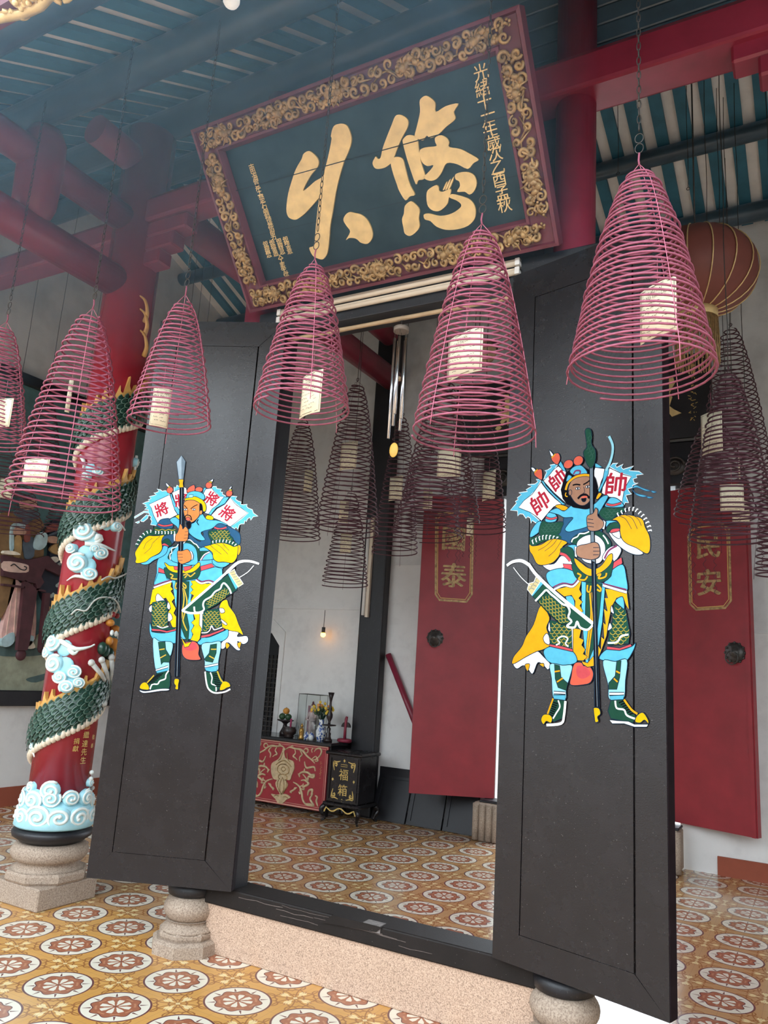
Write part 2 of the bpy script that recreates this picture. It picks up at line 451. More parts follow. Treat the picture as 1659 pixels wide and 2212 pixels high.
# ---- the granite sill block and its round stone feet
mb = MB(); mb.prism([(-3.1, 3.725, 0), (-3.1, 4.0, 0), (-3.1, 4.0, .27), (-3.1, 3.68, .27)], (1.935, 0, 0))
tag(mb.build('granite_sill', [M['granite']], bevel=.006), 'long pinkish granite block under the black wooden threshold', 'threshold')
mb = MB(); mb.box((-3.1, 3.665, .271), (-1.12, 3.86, .37))
mb.prism([(-2.30, 3.655, .325), (-2.24, 3.655, .372), (-1.95, 3.655, .372), (-1.98, 3.655, .345)], (0, .02, 0))
sill = tag(mb.build('wooden_threshold', [M['sill']], bevel=.008), 'black worn timber threshold beam lying on the granite block', 'threshold')
mb = MB(); rg = random.Random(12); fs_ = Frame((-3.1, 3.664, .27), (1,0,0), (0,0,1))
for k in range(9):
    x = rg.uniform(.2, 1.7); y = rg.uniform(.035, .085); ribbon(mb, fs_, [(x + i*.06, y + rg.uniform(-.004,.004)) for i in range(rg.randint(3, 6))], rg.uniform(.0015,.004), .0006)
mb.build('split_line', [plain('dusty_split', (.11,.085,.075), .9, .3, 40)], sill)
mb = MB(); mb.box((-2.06, 3.66, .34), (-1.96, 3.72, .374)); mb.build('worn_patch', [plain('worn_grey_wood', (.16,.14,.13), .8, .3, 40)], sill)
for s_, (x, lab) in enumerate([(-3.225, 'carved round stone foot at the left end of the granite sill'), (-1.045, 'carved round stone foot under the right black door')]):
    mb = MB(); c = Vector((x, 3.70, 0))
    for r_, z0, z1, k in ((.205, 0, .075, 8),):
        mb.lathe([(r_, z0), (r_, z1-.015), (r_-.02, z1)], 8, c, Matrix.Rotation(PI/8, 3, 'Z'), smooth=False)
    mb.lathe([(.165, .075), (.172, .09), (.172, .105), (.16, .115)], 8, c, Matrix.Rotation(PI/8, 3, 'Z'), smooth=False)
    mb.lathe([(.16,.112), (.15,.125), (.125,.14), (.115,.15), (.118,.16), (.135,.165)], 32, c)
    pr = []
    for i in range(9):
        t = i/8; pr.append((.118 + .034*sin(PI*t), .165 + .125*t))
    o = len(mb.v); mb.lathe(pr, 48, c)
    for i in range(o, len(mb.v)):                 # shallow flutes
        v = Vector(mb.v[i]) - c; a = math.atan2(v.y, v.x); k = 1 + .012*max(0, cos(a*14))**4
        mb.v[i] = tuple(c + Vector((v.x*k, v.y*k, v.z)))
    tag(mb.build('stone_drum', [M['stone']]), lab, 'stone base')
    mb = MB(); mb.lathe([(.11,.29), (.135,.3), (.14,.335), (.125,.36), (.1,.366)], 28, c)
    post = thing('jamb_post', ['slim red round post behind the lower left corner of the plaque', 'stout red round post at the lower right corner of the plaque'][s_], 'post', (x, 3.76, .29))
    mb.build('post_foot', [M['black2']], post)
    mb = MB(); mb.cyl((x - .02*s_ + .02*(1-s_), 3.76, .36), (x - .02*s_ + .02*(1-s_), 3.76, 5.6), .112, 28); mb.build('shaft', [M['red_wood']], post)
mb = MB(); mb.box((-3.12, 3.64, 3.70), (-.88, 3.83, 3.86)); mb.box((-3.0, 3.66, 3.86), (-1.2, 3.82, 4.0))
tag(mb.build('door_lintel', [M['black2']], bevel=.006), 'black lintel beam over the open doorway under the plaque', 'beam')
for x0, x1, lab in ((-2.985, -2.91, 'left black jamb board beside the open doorway'), (-1.315, -1.24, 'right black jamb board hidden behind the right painted door')):
    mb = MB(); mb.box((x0, 3.68, .371), (x1, 3.80, 3.699)); tag(mb.build('door_jamb', [M['black2']]), lab, 'door frame')
mb = MB()
for k in range(5): mb.bbox((-3.3, 3.79, 5.10+.125*k), (XR-.005, 3.88, 5.10+.125*(k+1)-.01), .006)
tag(mb.build('frieze_board', [M['dark_teal']]), 'dark boarded frieze above the red beam at the upper right', 'frieze')
mb = MB(); mb.box((-3.1, 3.79, 4.005), (-1.17, 3.83, 5.09)); tag(mb.build('transom_board', [M['black2']]), 'black boarding behind the plaque between the two red posts', 'board')
# ---- red timber frame
CXX, CYY = -4.57, 3.78
log('tie_beam', (CXX, 1.2, 4.40), (CXX, CYY-.05, 4.40), .125, M['red_wood'], 'lower red round beam running from the dragon column towards the courtyard')
log('tie_beam', (CXX, 1.2, 4.93), (CXX, CYY-.05, 4.93), .11, M['red_wood'], 'upper red round beam parallel above the lower one at the left')
log('beam_stub', (CXX, 3.25, 5.46), (CXX, CYY-.05, 5.46), .115, M['red_wood'], 'short red beam stub with a cut end beside the column top')
mb = MB(); mb.tube([(CXX, 2.88, 4.47), (CXX, 2.88, 4.6), (CXX, 2.88, 4.9), (CXX, 2.88, 5.08), (CXX, 2.88, 5.16)], [.10, .145, .155, .145, .11], 22)
tag(mb.build('king_post', [M['red_wood']]), 'fat red queen post standing on the lower beam at the left', 'post')
def xbeam(x0, x1, y, zc, h, w, lab):
    mb = MB(); prof = [(-w/2, -h/2), (w/2, -h/2), (w/2, h*.2), (w*.3, h*.45), (0, h/2), (-w*.3, h*.45), (-w/2, h*.2)]
    mb.prism([(x0, y+a, zc+b) for a, b in prof], (x1-x0, 0, 0)); return tag(mb.build('cross_beam', [M['red_wood']], bevel=.02), lab, 'beam')
xbeam(XL+.005, CXX-.17, CYY, 4.93, .24, .2, 'red cross beam from the left wall to the dragon column')
xbeam(CXX+.17, -3.38, CYY, 5.03, .25, .2, 'red cross beam from the dragon column behind the plaque')
xbeam(-1.7, .6, 3.73, 4.95, .28, .24, 'broad red beam at the top right running to the right edge')
def bracket(x, sgn, y, ztop, lab):
    mb = MB()
    for i in range(3): mb.bbox((min(x, x+sgn*(.42-.12*i)), y-.07, ztop-.12*(i+1)), (max(x, x+sgn*(.42-.12*i)), y+.07, ztop-.12*i), .012)
    tag(mb.build('corbel_bracket', [M['red_wood']]), lab, 'bracket')
bracket(CXX+.16, 1, CYY, 4.90, 'stepped red corbel beside the top of the dragon column')
bracket(.17, -1, 3.73, 4.835, 'stepped red corbel under the beam at the top right')
# rear gallery beams seen through the doorway
log('gallery_beam', (CXX, CYY+.25, 5.25), (CXX, YB-.18, 5.25), .14, M['red_wood'], 'dark red round beam seen through the doorway under the lintel')
log('gallery_beam', (CXX, 7.0, 5.78), (CXX, YB-.3, 5.78), .12, M['red_wood'], 'upper dark red beam seen behind the wind chime')
mb = MB(); mb.box((-4.82, YB-.16, .001), (-4.50, YB-.013, 6.0)); tag(mb.build('timber_pillar', [M['black2']], bevel=.02), 'tall black timber pillar against the rear white wall', 'pillar')
# carved dark lintel over the gate, doorway recess
gl = thing('gate_lintel', 'dark carved lintel over the gate between the red doors', 'beam', (-2.15, YB-.05, 3.7))
mb = MB(); mb.bbox((-3.3, YB-.13, 3.66), (-.95, YB+.2, 4.128), .02); mb.build('beam', [M['black2']], gl)
for k, x in enumerate((-1.2, -3.05, -2.45, -1.85)):
    mb = MB(); c = Vector((x, YB-.14, 3.86)); mb.sphere(c, .12, 16, (1, .3, .8))
    mb.tube([c + Vector((.1*cos(a)*(1-a/14), -.05, .09*sin(a)*(1-a/14))) for a in [i*.4 for i in range(30)]], .014, 6)
    mb.build('carved_boss', [M['iron']], gl)
# ================================================================ the two black doors with painted guardians
PC = dict(B=srgb(104,200,228), D=srgb(56,100,134), Y=srgb(252,206,28), Z=srgb(250,184,38), W=srgb(244,244,242), G=srgb(44,88,70), R=srgb(224,92,98), O=srgb(240,112,88),
          K=srgb(238,150,84), T=srgb(180,134,108), L=srgb(38,56,74), X=srgb(26,26,32), S=srgb(168,182,190), U=srgb(122,136,146), Q=srgb(140,66,104), C=srgb(170,232,244), E=srgb(226,206,150), V=srgb(196,52,70), N=srgb(70,104,92), A=srgb(214,186,70))
PM = {k: plain('door_paint_' + n, tuple(v*(.80 if k == 'W' else .64) for v in PC[k]), .5, .07, 30, .03, 90) for k, n in dict(B='sky_blue', D='slate_blue', Y='yellow', Z='amber', W='white', G='green', R='rose', O='peach', K='orange_skin', T='tan_skin', L='outline', X='black', S='steel', U='grey', Q='plum', C='pale_blue', E='straw', V='red', N='sage', A='scale_gold').items()}
def inpoly(p, poly):
    c = False; n = len(poly)
    for i in range(n):
        a, b = poly[i], poly[i-1]
        if (a[1] > p[1]) != (b[1] > p[1]) and p[0] < (b[0]-a[0])*(p[1]-a[1])/(b[1]-a[1]) + a[0]: c = not c
    return c
class Painter:
    def __init__(s, fr, xf): s.fr = fr; s.xf = xf; s.mb = MB(); s.h = .0006
    def pts(s, txt):
        k, rest = txt.split(':'); ox, oy, sx = s.xf[k]
        q = [tuple(map(float, t.split(','))) for t in rest.split()]
        return [s.fr.px(ox + x/sx, oy + y/sx) for x, y in q]
    def step(s): s.h += .000014
    def P(s, col, txt, smooth=True, line='L', w=.0035):
        p = s.pts(txt)
        if smooth: p = [tuple(v) for v in catmull([(a, b, 0) for a, b in p], 4)]
        p = [(v[0], v[1]) for v in p]
        s.step(); s.mb.mat(PM[col]); s.mb.poly([s.fr.at(a, b, s.h) for a, b in p])
        if line: s.step(); s.mb.mat(PM[line]); ribbon(s.mb, s.fr, p, w, s.h, closed=True)
        return p
    def S(s, col, w, txt, smooth=True, line=None, w2=None):
        p = s.pts(txt); 
        if smooth and len(p) > 2: p = [(v[0], v[1]) for v in catmull([(a, b, 0) for a, b in p], 4, False)]
        if line: s.step(); s.mb.mat(PM[line]); ribbon(s.mb, s.fr, p, w + .005, s.h, w2=None if w2 is None else w2+.005)
        s.step(); s.mb.mat(PM[col]); ribbon(s.mb, s.fr, p, w, s.h, w2=w2)
    def C(s, col, txt, r, r2=None, line='L'):
        a, b = s.pts(txt)[0]; r2 = r2 or r; p = [(a + r*cos(t*PI/10), b + r2*sin(t*PI/10)) for t in range(20)]
        s.step(); s.mb.mat(PM[col]); s.mb.poly([s.fr.at(x, y, s.h) for x, y in p])
        if line: s.step(); s.mb.mat(PM[line]); ribbon(s.mb, s.fr, p, .003, s.h, closed=True)
    def scales(s, poly, sz=.014, ang=0, col='A'):
        xs = [p[0] for p in poly]; ys = [p[1] for p in poly]; cx, cy = sum(xs)/len(xs), sum(ys)/len(ys); s.step(); s.mb.mat(PM[col]); m = max(max(xs)-min(xs), max(ys)-min(ys))
        n = int(m/sz) + 2
        for j in range(-n, n):
            for i in range(-n, n):
                x = (i + .5*(j % 2))*sz*1.35; y = j*sz*.72
                c = (cx + x*cos(ang) - y*sin(ang), cy + x*sin(ang) + y*cos(ang))
                if not inpoly(c, poly): continue
                arc = []
                for t in range(6):
                    a = PI + PI*t/5; u, v = .62*sz*cos(a), .5*sz*sin(a); arc.append((c[0] + u*cos(ang) - v*sin(ang), c[1] + u*sin(ang) + v*cos(ang)))
                if all(inpoly(q, poly) for q in arc[::2]): ribbon(s.mb, s.fr, arc, .0026, s.h)
    def ticks(s, txt, n, ln, side=1, hook=.5):
        p = [Vector((a, b, 0)) for a, b in s.pts(txt)]; p = catmull(p, 12, False); s.step(); s.mb.mat(PM['W'])
        L = [0]
        for a, b in zip(p, p[1:]): L.append(L[-1] + (b-a).length)
        for k in range(n):
            d = L[-1]*(k+.5)/n; i = max(j for j in range(len(L)) if L[j] <= d); i = min(i, len(p)-2)
            a = p[i].lerp(p[i+1], (d-L[i])/max(1e-6, L[i+1]-L[i])); t = (p[i+1]-p[i]).normalized(); nn = Vector((-t.y, t.x, 0))*side
            b = a + nn*ln; c = a - t*ln*hook*.7
            ribbon(s.mb, s.fr, [(b.x, b.y), (a.x, a.y), (c.x, c.y)], .0055, s.h)
    def T(s, txt, ch, size, rot=0, col='V'):
        a, b = s.pts(txt)[0]; s.step(); s.mb.mat(PM[col]); [text_on(s.mb, s.fr, ch, a + dx, b + dy, size, s.h + .000004*k, rot) for k, (dx, dy) in enumerate(((0,0),(.0026,0),(-.0026,0),(0,.0022),(0,-.0022)))]
        s.h += .00002
def door_leaf(root, w, z0, z1, fr, a1, a2, b1, b2, th=.062, studs=()):
    h = z1 - z0; g = .0034
    def pc(name, pts, rec=0):
        mb = MB(); mb.prism([fr.at(x, y, -th) for x, y in pts], fr.n*(th - rec)); return mb.build(name, [M['black']], root)
    pc('stile', [(0, 0), (a1-g, b1-g), (a1-g, b2+g), (0, h)]); pc('stile', [(w, 0), (w, h), (a2+g*2, b2+g), (a2+g*2, b1-g)])
    mb = MB(); mb.prism([fr.at(w+.0005, y, -z) for y, z in ((.002, .002), (h-.002, .002), (h-.002, th), (.002, th))], fr.u*.003); mb.build('edge_strip', [M['edge']], root)
    pc('rail', [(0, 0), (w, 0), (a2, b1-g*.4), (a1, b1-g*.4)]); pc('rail', [(0, h), (a1, b2+g*.4), (a2, b2+g*.4), (w, h)])
    pc('panel', [(a1, b1), (a2-g, b1), (a2-g, b2), (a1, b2)], .003)
Z0, Z1 = .374, 3.752
# ---- left door
HL = ony(499, 1927, 3.62); LB = onz(186, 1896, HL.z)
frL = Frame((LB.x, LB.y, Z0), (HL.x-LB.x, HL.y-LB.y, 0), (0,0,1)); wL = Vector((HL.x-LB.x, HL.y-LB.y)).length
dl = thing('temple_door', 'left black wooden door painted with an orange-faced guardian holding a spear', 'door', mtx=frL.mtx())
gl_ = frL.px(243, 1840); gr_ = frL.px(441, 1868); door_leaf(dl, wL, Z0, Z1, frL, gl_[0], gr_[0], gl_[1], Z1-Z0-.17)
p = Painter(frL, dict(a=(270,960,3.95), b=(280,980,8.507), c=(420,980,8.507), d=(280,1220,7.9), e=(420,1200,7.373)))
P, Q_, Cc = p.P, p.S, p.C
P('B', 'b:735,745 665,680 600,690 570,665 505,650 540,690 490,715 445,720 490,755 440,770 360,790 395,825 340,850 370,870 300,890 235,915 310,945 275,965 325,985 275,1025 350,1030 330,1060 365,1110 350,1130 400,1160 385,1200 410,1240 385,1305 490,1320 520,1290 640,1200 560,1000', False, 'W')
P('W', 'b:360,930 735,755 790,900 830,1040 880,1120 740,1195 640,1195 560,1230 515,1275 440,1130 400,1000', False)
P('B', 'b:815,700 820,610 850,630 870,580 905,600 920,640 930,700', False, 'W'); P('W', 'b:780,720 920,650 1000,610 1045,640 1050,720 1110,720 1040,800 1010,900 1000,1060 920,1060 850,940', False)
P('B', 'b:745,745 775,745 790,800 850,940 930,1060 930,1130 880,1110 830,1030 790,920', False)
for t in ('b:85,1165 265,1055 345,1055 350,1095 270,1080 90,1190', 'b:200,1230 310,1125 350,1135 330,1190 255,1250 215,1245', 'b:105,1265 185,1235 180,1265 150,1280'): P('B', t, False, 'W')
P('B', 'c:320,640 340,605 405,605 410,640 500,655 475,700 520,710 515,745 575,780 560,800 470,790 400,730', False, 'W')
P('W', 'c:160,745 210,650 320,635 400,740 460,785 545,795 440,930 330,1020 260,1110 190,1090', False)
P('B', 'c:660,810 690,780 785,790 755,835 800,870 860,890 850,930 900,940 970,930 960,970 990,1000 1065,1030 1085,1090 1170,1150 1080,1160 1035,1225 1020,1170 975,1200 955,1250 925,1230 915,1290 860,1290 825,1310 800,1390 760,1350 735,1395 720,1370 665,1340 860,1200 990,1090 860,1000 740,900', False, 'W')
P('W', 'c:660,805 730,900 780,950 870,1005 980,1090 880,1170 665,1340 580,1310 470,1230 350,1185 310,1130 420,1010 560,930', False)
P('B', 'c:545,795 635,805 560,920 400,1000 330,1090 300,1130 260,1110 330,1010 450,930 500,850', False); P('B', 'c:165,650 190,620 215,640 160,730', False)
p.T('b:590,1020', '將', .088, .42); p.T('b:950,850', '將', .085, .2); p.T('c:325,830', '將', .085, -.5); p.T('c:610,1095', '將', .092, -.6)
for t, f, c in (('b:740,670', 'b:668,535 700,560 730,600 700,610 675,580', 'b:700,605 735,590 755,605 720,640'), ('c:265,580', 'c:345,465 335,515 290,505 310,485', 'c:255,525 290,500 330,515 320,540'), ('c:640,730', 'c:690,597 665,655 640,650 655,615', 'c:620,680 650,655 695,660 685,685')):
    Cc('O', t, .0205); P('Y', c, False); P('W', f, True)
P('O', 'b:1050,690 1090,620 1190,575 1195,690 1100,730'); Cc('O', 'c:85,660', .024, .017)
# body
P('B', 'a:280,985 360,890 460,860 600,840 720,860 830,980 830,1100 810,1200 600,1180 340,1180 250,1200 270,1100')
P('G', 'b:110,1700 140,1620 220,1500 320,1400 430,1420 850,1420 870,1490 640,1510 400,1500 250,1560 130,1720', True, None)
P('G', 'b:455,1360 520,1345 640,1380 760,1370 850,1400 830,1430 470,1420', True, None); Q_('A', .004, 'b:470,1390 540,1410 600,1390 660,1412 720,1392 780,1410 840,1395')
p.ticks('b:105,1690 150,1590 210,1500 290,1440 380,1405 430,1415', 6, .016, -1); p.ticks('b:455,1425 600,1432 730,1432 860,1435', 7, .016, -1)
P('D', 'b:515,1290 570,1215 680,1190 740,1200 790,1290 800,1350 740,1380 600,1380 500,1330'); Q_('R', .009, 'b:525,1300 640,1330 790,1305', line='L')
P('B', 'b:620,1700 700,1690 690,1800 620,1880 450,1960 350,2030 250,2040 205,2010 300,1985 390,1910 540,1840 600,1760')
P('Y', 'b:420,1510 520,1510 640,1500 590,1600 600,1740 540,1830 390,1910 300,1985 150,2015 105,1990 120,1930 100,1830 150,1730 260,1570 350,1510')
Q_('L', .0025, 'b:260,1750 310,1640 420,1555'); Q_('L', .0025, 'b:420,1650 500,1570 560,1520'); Q_('L', .0025, 'b:270,1840 380,1740 420,1650')
P('D', 'b:640,1510 820,1490 830,1600 780,1660 720,1700 620,1630 590,1610'); P('G', 'b:600,1610 700,1560 770,1640 760,1690 700,1690 620,1650'); P('R', 'b:600,1660 650,1645 720,1690 715,1710 650,1690 605,1690')
P('D', 'a:550,770 640,830 670,760 650,740 740,720 730,770 730,860 660,880 560,840')
P('B', 'a:385,640 430,620 480,640 500,690 470,740 440,700 400,670'); P('Y', 'a:432,612 465,600 480,625 470,645 440,625')
P('Y', 'a:685,640 700,605 745,612 755,640 700,655')
P('B', 'a:630,600 660,590 700,640 800,650 880,690 800,680 740,720 670,740 650,760 685,810 650,820 600,800 560,770 540,740 545,690 600,660')
P('D', 'c:600,1330 680,1360 820,1450 850,1560 840,1650 800,1680 720,1580 640,1470 620,1400'); P('D', 'c:360,1370 430,1290 530,1290 600,1340 610,1410 480,1420 380,1400'); Q_('R', .009, 'c:365,1355 470,1385 590,1355', line='L')
p.scales(P('G', 'c:255,1460 300,1410 600,1400 660,1500 715,1560 690,1610 500,1580 330,1600 270,1530'), .017)
P('G', 'c:300,1640 330,1600 500,1570 700,1610 810,1670 770,1720 560,1650 320,1680', True, None); p.ticks('c:790,1680 700,1620 560,1590 430,1590 305,1615', 8, .014, 1)
P('B', 'c:340,1940 430,1995 540,1995 650,2010 560,2080 470,2090 380,2060 330,2000')
P('B', 'c:20,1790 100,1740 180,1720 250,1760 330,1850 340,1940 100,1960 40,1960'); P('G', 'c:20,1840 60,1800 200,1790 280,1800 200,1850 110,1960 50,1960'); Q_('Q', .005, 'c:130,1960 195,1870 285,1815'); Q_('W', .006, 'c:112,1960 180,1860 280,1806')
P('Z', 'c:800,1690 850,1700 850,1800 800,1870')
P('Y', 'c:180,1710 290,1680 380,1650 520,1640 640,1670 730,1710 800,1700 790,1870 760,1950 690,2010 540,1990 430,1990 350,1930 330,1820 240,1750')
for t in ('c:290,1680 380,1760 500,1850', 'c:380,1655 470,1700 620,1850', 'c:520,1645 570,1710 640,1780'): Q_('L', .0025, t)
P('G', 'a:385,985 380,930 420,870 500,830 580,830 630,880 640,960 600,1000'); P('B', 'a:410,1000 400,930 450,870 530,840 600,880 620,960 600,1030'); Q_('W', .006, 'a:388,985 385,940 400,925 400,890 440,875 455,855 490,850 520,825 555,815 590,845 610,855 632,885')
P('R', 'a:288,1050 345,1075 345,1105 285,1090', False); P('R', 'a:645,1040 740,1015 765,1045 650,1080', False)
# skirt
P('W', 'a:635,1440 665,1440 660,1600 635,1560', False)
P('W', 'a:885,1590 970,1600 960,1640 1040,1635 1050,1680 1010,1705 960,1680 985,1750 950,1752 880,1690 850,1740 820,1740 825,1690 880,1640')
P('Z', 'a:958,1700 992,1688 978,1742'); P('Z', 'a:868,1690 895,1715 870,1745 858,1715')
P('Y', 'a:820,1350 870,1325 890,1380 940,1450 970,1530 1010,1625 960,1600 900,1590 830,1560 820,1500 800,1430')
P('B', 'a:405,1160 590,1170 560,1330 580,1430 590,1510 570,1660 480,1660 450,1450 430,1350', False, None)
P('G', 'a:430,1160 550,1170 545,1300 520,1400 550,1560 540,1690 510,1640 480,1560 480,1400 450,1280', False)
for t in ('a:495,1225 505,1320 490,1440 500,1520 530,1590', 'a:505,1235 530,1330 520,1400 495,1500', 'a:440,1180 430,1220 445,1228 458,1185', 'a:488,1178 520,1205 518,1228 498,1212 488,1180'): Q_('A', .008, t, line='L')
P('Y', 'a:400,1170 300,1200 235,1240 210,1370 260,1345 300,1330 350,1310 375,1350 390,1400 365,1440 380,1500 400,1550 440,1600 447,1480 418,1440 436,1400 402,1340 428,1310 393,1250 412,1235 392,1215', False)
P('Y', 'a:560,1165 640,1155 760,1190 700,1230 650,1270 620,1310 560,1340 588,1290 556,1270 582,1240 560,1215 578,1195', False)
P('Y', 'a:580,1430 640,1440 635,1540 655,1570 640,1660 620,1685 560,1670 582,1620 565,1590 592,1545 566,1520 600,1490', False)
P('B', 'a:285,1095 345,1105 360,1150 400,1160 250,1200 265,1150', False); P('B', 'a:650,1080 770,1045 830,1060 835,1130 820,1180 760,1180 700,1190 620,1150', False)
Q_('Q', .007, 'a:250,1205 330,1175 395,1158'); Q_('W', .009, 'a:247,1222 330,1192 398,1170', line='L'); Q_('Q', .007, 'a:610,1145 650,1170 720,1160 770,1180'); Q_('W', .009, 'a:606,1158 650,1185 715,1175 765,1195', line='L')
P('G', 'a:340,1050 345,1110 380,1150 470,1165 560,1155 620,1140 645,1090 635,1040 560,1080 420,1080')
P('Y', 'a:340,1008 380,1035 420,1040 430,1065 480,1075 560,1060 600,1030 635,1005 640,1040 590,1085 530,1100 430,1095 380,1075 350,1040'); P('R', 'a:415,1040 460,1040 465,1075 425,1070', False); P('R', 'a:500,1045 575,1035 560,1065 510,1085', False)
for t in ('a:385,1105 412,1120 395,1142 448,1148 455,1120', 'a:510,1140 540,1112 560,1128 600,1095', 'a:500,1118 530,1105 540,1120'): Q_('A', .008, t, line='L')
P('B', 'a:215,1520 230,1575 235,1600 340,1610 440,1585 440,1690 380,1690 350,1680 300,1680 240,1660 212,1600')
p.scales(P('G', 'a:235,1350 340,1325 370,1380 365,1555 230,1560 228,1430', False), .017)
for t in ('a:270,1340 265,1300 285,1275 330,1320 345,1330 300,1335', 'a:205,1400 230,1370 230,1425 215,1430', 'a:370,1345 388,1380 380,1410 360,1390', 'a:370,1440 395,1450 405,1490 370,1510'): P('W', t)
P('G', 'a:230,1555 300,1565 440,1562 410,1585 240,1580', False); Q_('W', .006, 'a:275,1548 320,1566 372,1552'); P('R', 'a:230,1572 300,1578 360,1592 430,1575 440,1588 360,1608 300,1595 233,1592', False)
P('B', 'a:650,1645 720,1645 840,1595 880,1580 880,1640 830,1680 750,1690 690,1690 645,1712 620,1690 650,1660')
p.scales(P('G', 'a:665,1420 800,1400 830,1550 790,1572 740,1545 700,1600 660,1608', False), .017)
P('W', 'a:805,1400 840,1400 852,1430 820,1440'); P('W', 'a:820,1490 872,1530 860,1542 830,1520'); P('R', 'a:650,1632 720,1618 820,1582 852,1568 842,1590 720,1640 655,1652', False); Q_('W', .006, 'a:655,1608 700,1605 725,1585 740,1548 760,1580 790,1575 830,1560')
P('C', 'a:240,1665 300,1680 405,1690 400,1780 380,1830 372,1940 270,1950'); P('G', 'a:285,1685 345,1685 350,1750 390,1815 380,1860 330,1858 312,1880 300,1800', False)
P('C', 'a:655,1710 740,1690 820,1690 800,1850 790,1930 690,1930 680,1840'); P('G', 'a:730,1710 785,1700 780,1780 750,1860 690,1850 680,1830 720,1780', False)
for t in ('a:295,1752 340,1745', 'a:302,1822 352,1795', 'a:735,1748 782,1748', 'a:720,1805 762,1828'): Q_('A', .007, t, line='L')
P('W', 'a:265,1920 370,1885 370,1905 265,1935', False); P('B', 'a:268,1935 370,1905 370,1935 320,1952 275,1952', False); P('W', 'a:680,1890 795,1865 795,1885 685,1905', False); P('B', 'a:685,1905 795,1885 785,1935 740,1942 690,1930', False)
P('G', 'a:268,1955 375,1930 388,1980 385,2060 375,2085 220,2098 190,2060 260,1975', False); Q_('W', .008, 'a:375,1930 352,1965 345,2000 300,2018 280,2045 235,2048 215,2090')
for k in range(7): Q_('X', .006, 'a:%d,%d %d,%d' % (268-k*11, 1968+k*11, 330-k*14, 1955+k*14), False)
P('Y', 'a:130,2060 150,2035 180,2030 205,2060 205,2092 160,2092 130,2082'); Q_('A', .008, 'a:250,1970 190,2035'); P('W', 'a:125,2095 180,2105 300,2085 375,2085 370,2100 300,2105 180,2122 140,2115', True)
P('G', 'a:685,1935 735,1950 790,1935 830,2000 840,2040 800,2090 770,2120 720,2090 690,2040', False); Q_('W', .009, 'a:685,1938 698,2040 720,2092 770,2120 850,2112 900,2088'); Q_('W', .007, 'a:730,1945 745,1990 740,2040 775,2060 780,2105')
for k in range(8): Q_('X', .006, 'a:%d,%d %d,%d' % (750+k*3, 1962+k*15, 790+k*5, 1955+k*15), False)
P('Y', 'a:810,2095 820,2050 850,2020 890,2035 900,2065 870,2078 840,2095'); Q_('A', .009, 'a:790,1935 815,2000 838,2030')
# quiver and bow
P('G', 'a:490,1420 880,1110 960,1240 690,1420 660,1440 580,1435', False); P('B', 'a:880,1110 905,1090 968,1215 945,1240', False)
P('E', 'a:890,1095 935,1065 952,1110 985,1150 1012,1190 968,1220', False, 'W')
for k in range(6): Q_('U', .003, 'a:%d,%d %d,%d %d,%d' % (900+k*13, 1092+k*21, 925+k*13, 1090+k*20, 940+k*12, 1076+k*21), False)
p.scales(P('G', 'a:690,1350 740,1290 800,1250 850,1210 900,1270 800,1360 690,1420', False, 'X'), .015, .6)
Q_('W', .01, 'a:908,1275 890,1230 850,1185 828,1200 815,1232 770,1258 735,1300 682,1332 668,1370 676,1410 640,1432 600,1430 592,1385'); Q_('W', .013, 'a:490,1418 560,1440 670,1435')
Q_('W', .014, 'a:488,1422 700,1240 880,1085'); Q_('W', .02, 'a:870,1095 950,1020 1010,997 1080,1000 1145,1020', w2=.012); Q_('W', .005, 'a:1100,1035 1050,1090 972,1140')
# peach charm
P('O', 'a:500,1700 570,1680 610,1690 635,1730 630,1790 645,1835 560,1840 510,1820 488,1770'); P('R', 'a:515,1705 570,1690 605,1700 615,1740 560,1760 510,1745', True, None); P('Y', 'a:478,1640 520,1700 560,1685 572,1680 545,1725 510,1732 500,1700', False)
# head
P('Y', 'a:515,460 560,440 640,455 690,510 690,570 665,572 655,525 600,485 520,490')
P('K', 'a:500,560 508,495 560,475 620,482 648,530 640,600 600,650 560,668 520,642')
P('Y', 'a:517,478 520,458 570,440 640,455 690,510 692,565 668,572 650,515 590,478'); P('B', 'a:525,450 540,415 590,400 650,410 682,440 672,475 600,445 530,460'); P('C', 'a:545,455 550,430 585,430 580,455', False)
P('X', 'a:640,510 660,520 665,580 645,570 640,600'); Cc('K', 'a:650,582', .009, .014)
P('X', 'a:525,668 562,660 562,705 540,722'); Q_('X', .006, 'a:515,652 518,612 540,605 562,615 572,650'); P('O', 'a:520,640 540,620 562,640 545,655'); Q_('X', .005, 'a:508,520 535,550'); Q_('X', .005, 'a:562,552 590,530 622,515')
for t in ('a:518,556', 'a:590,556'): Cc('W', t, .011, .006); Cc('X', t, .004, None, None)
Q_('X', .005, 'a:628,640 615,662 632,690'); Q_('L', .003, 'a:540,560 536,600 545,605')
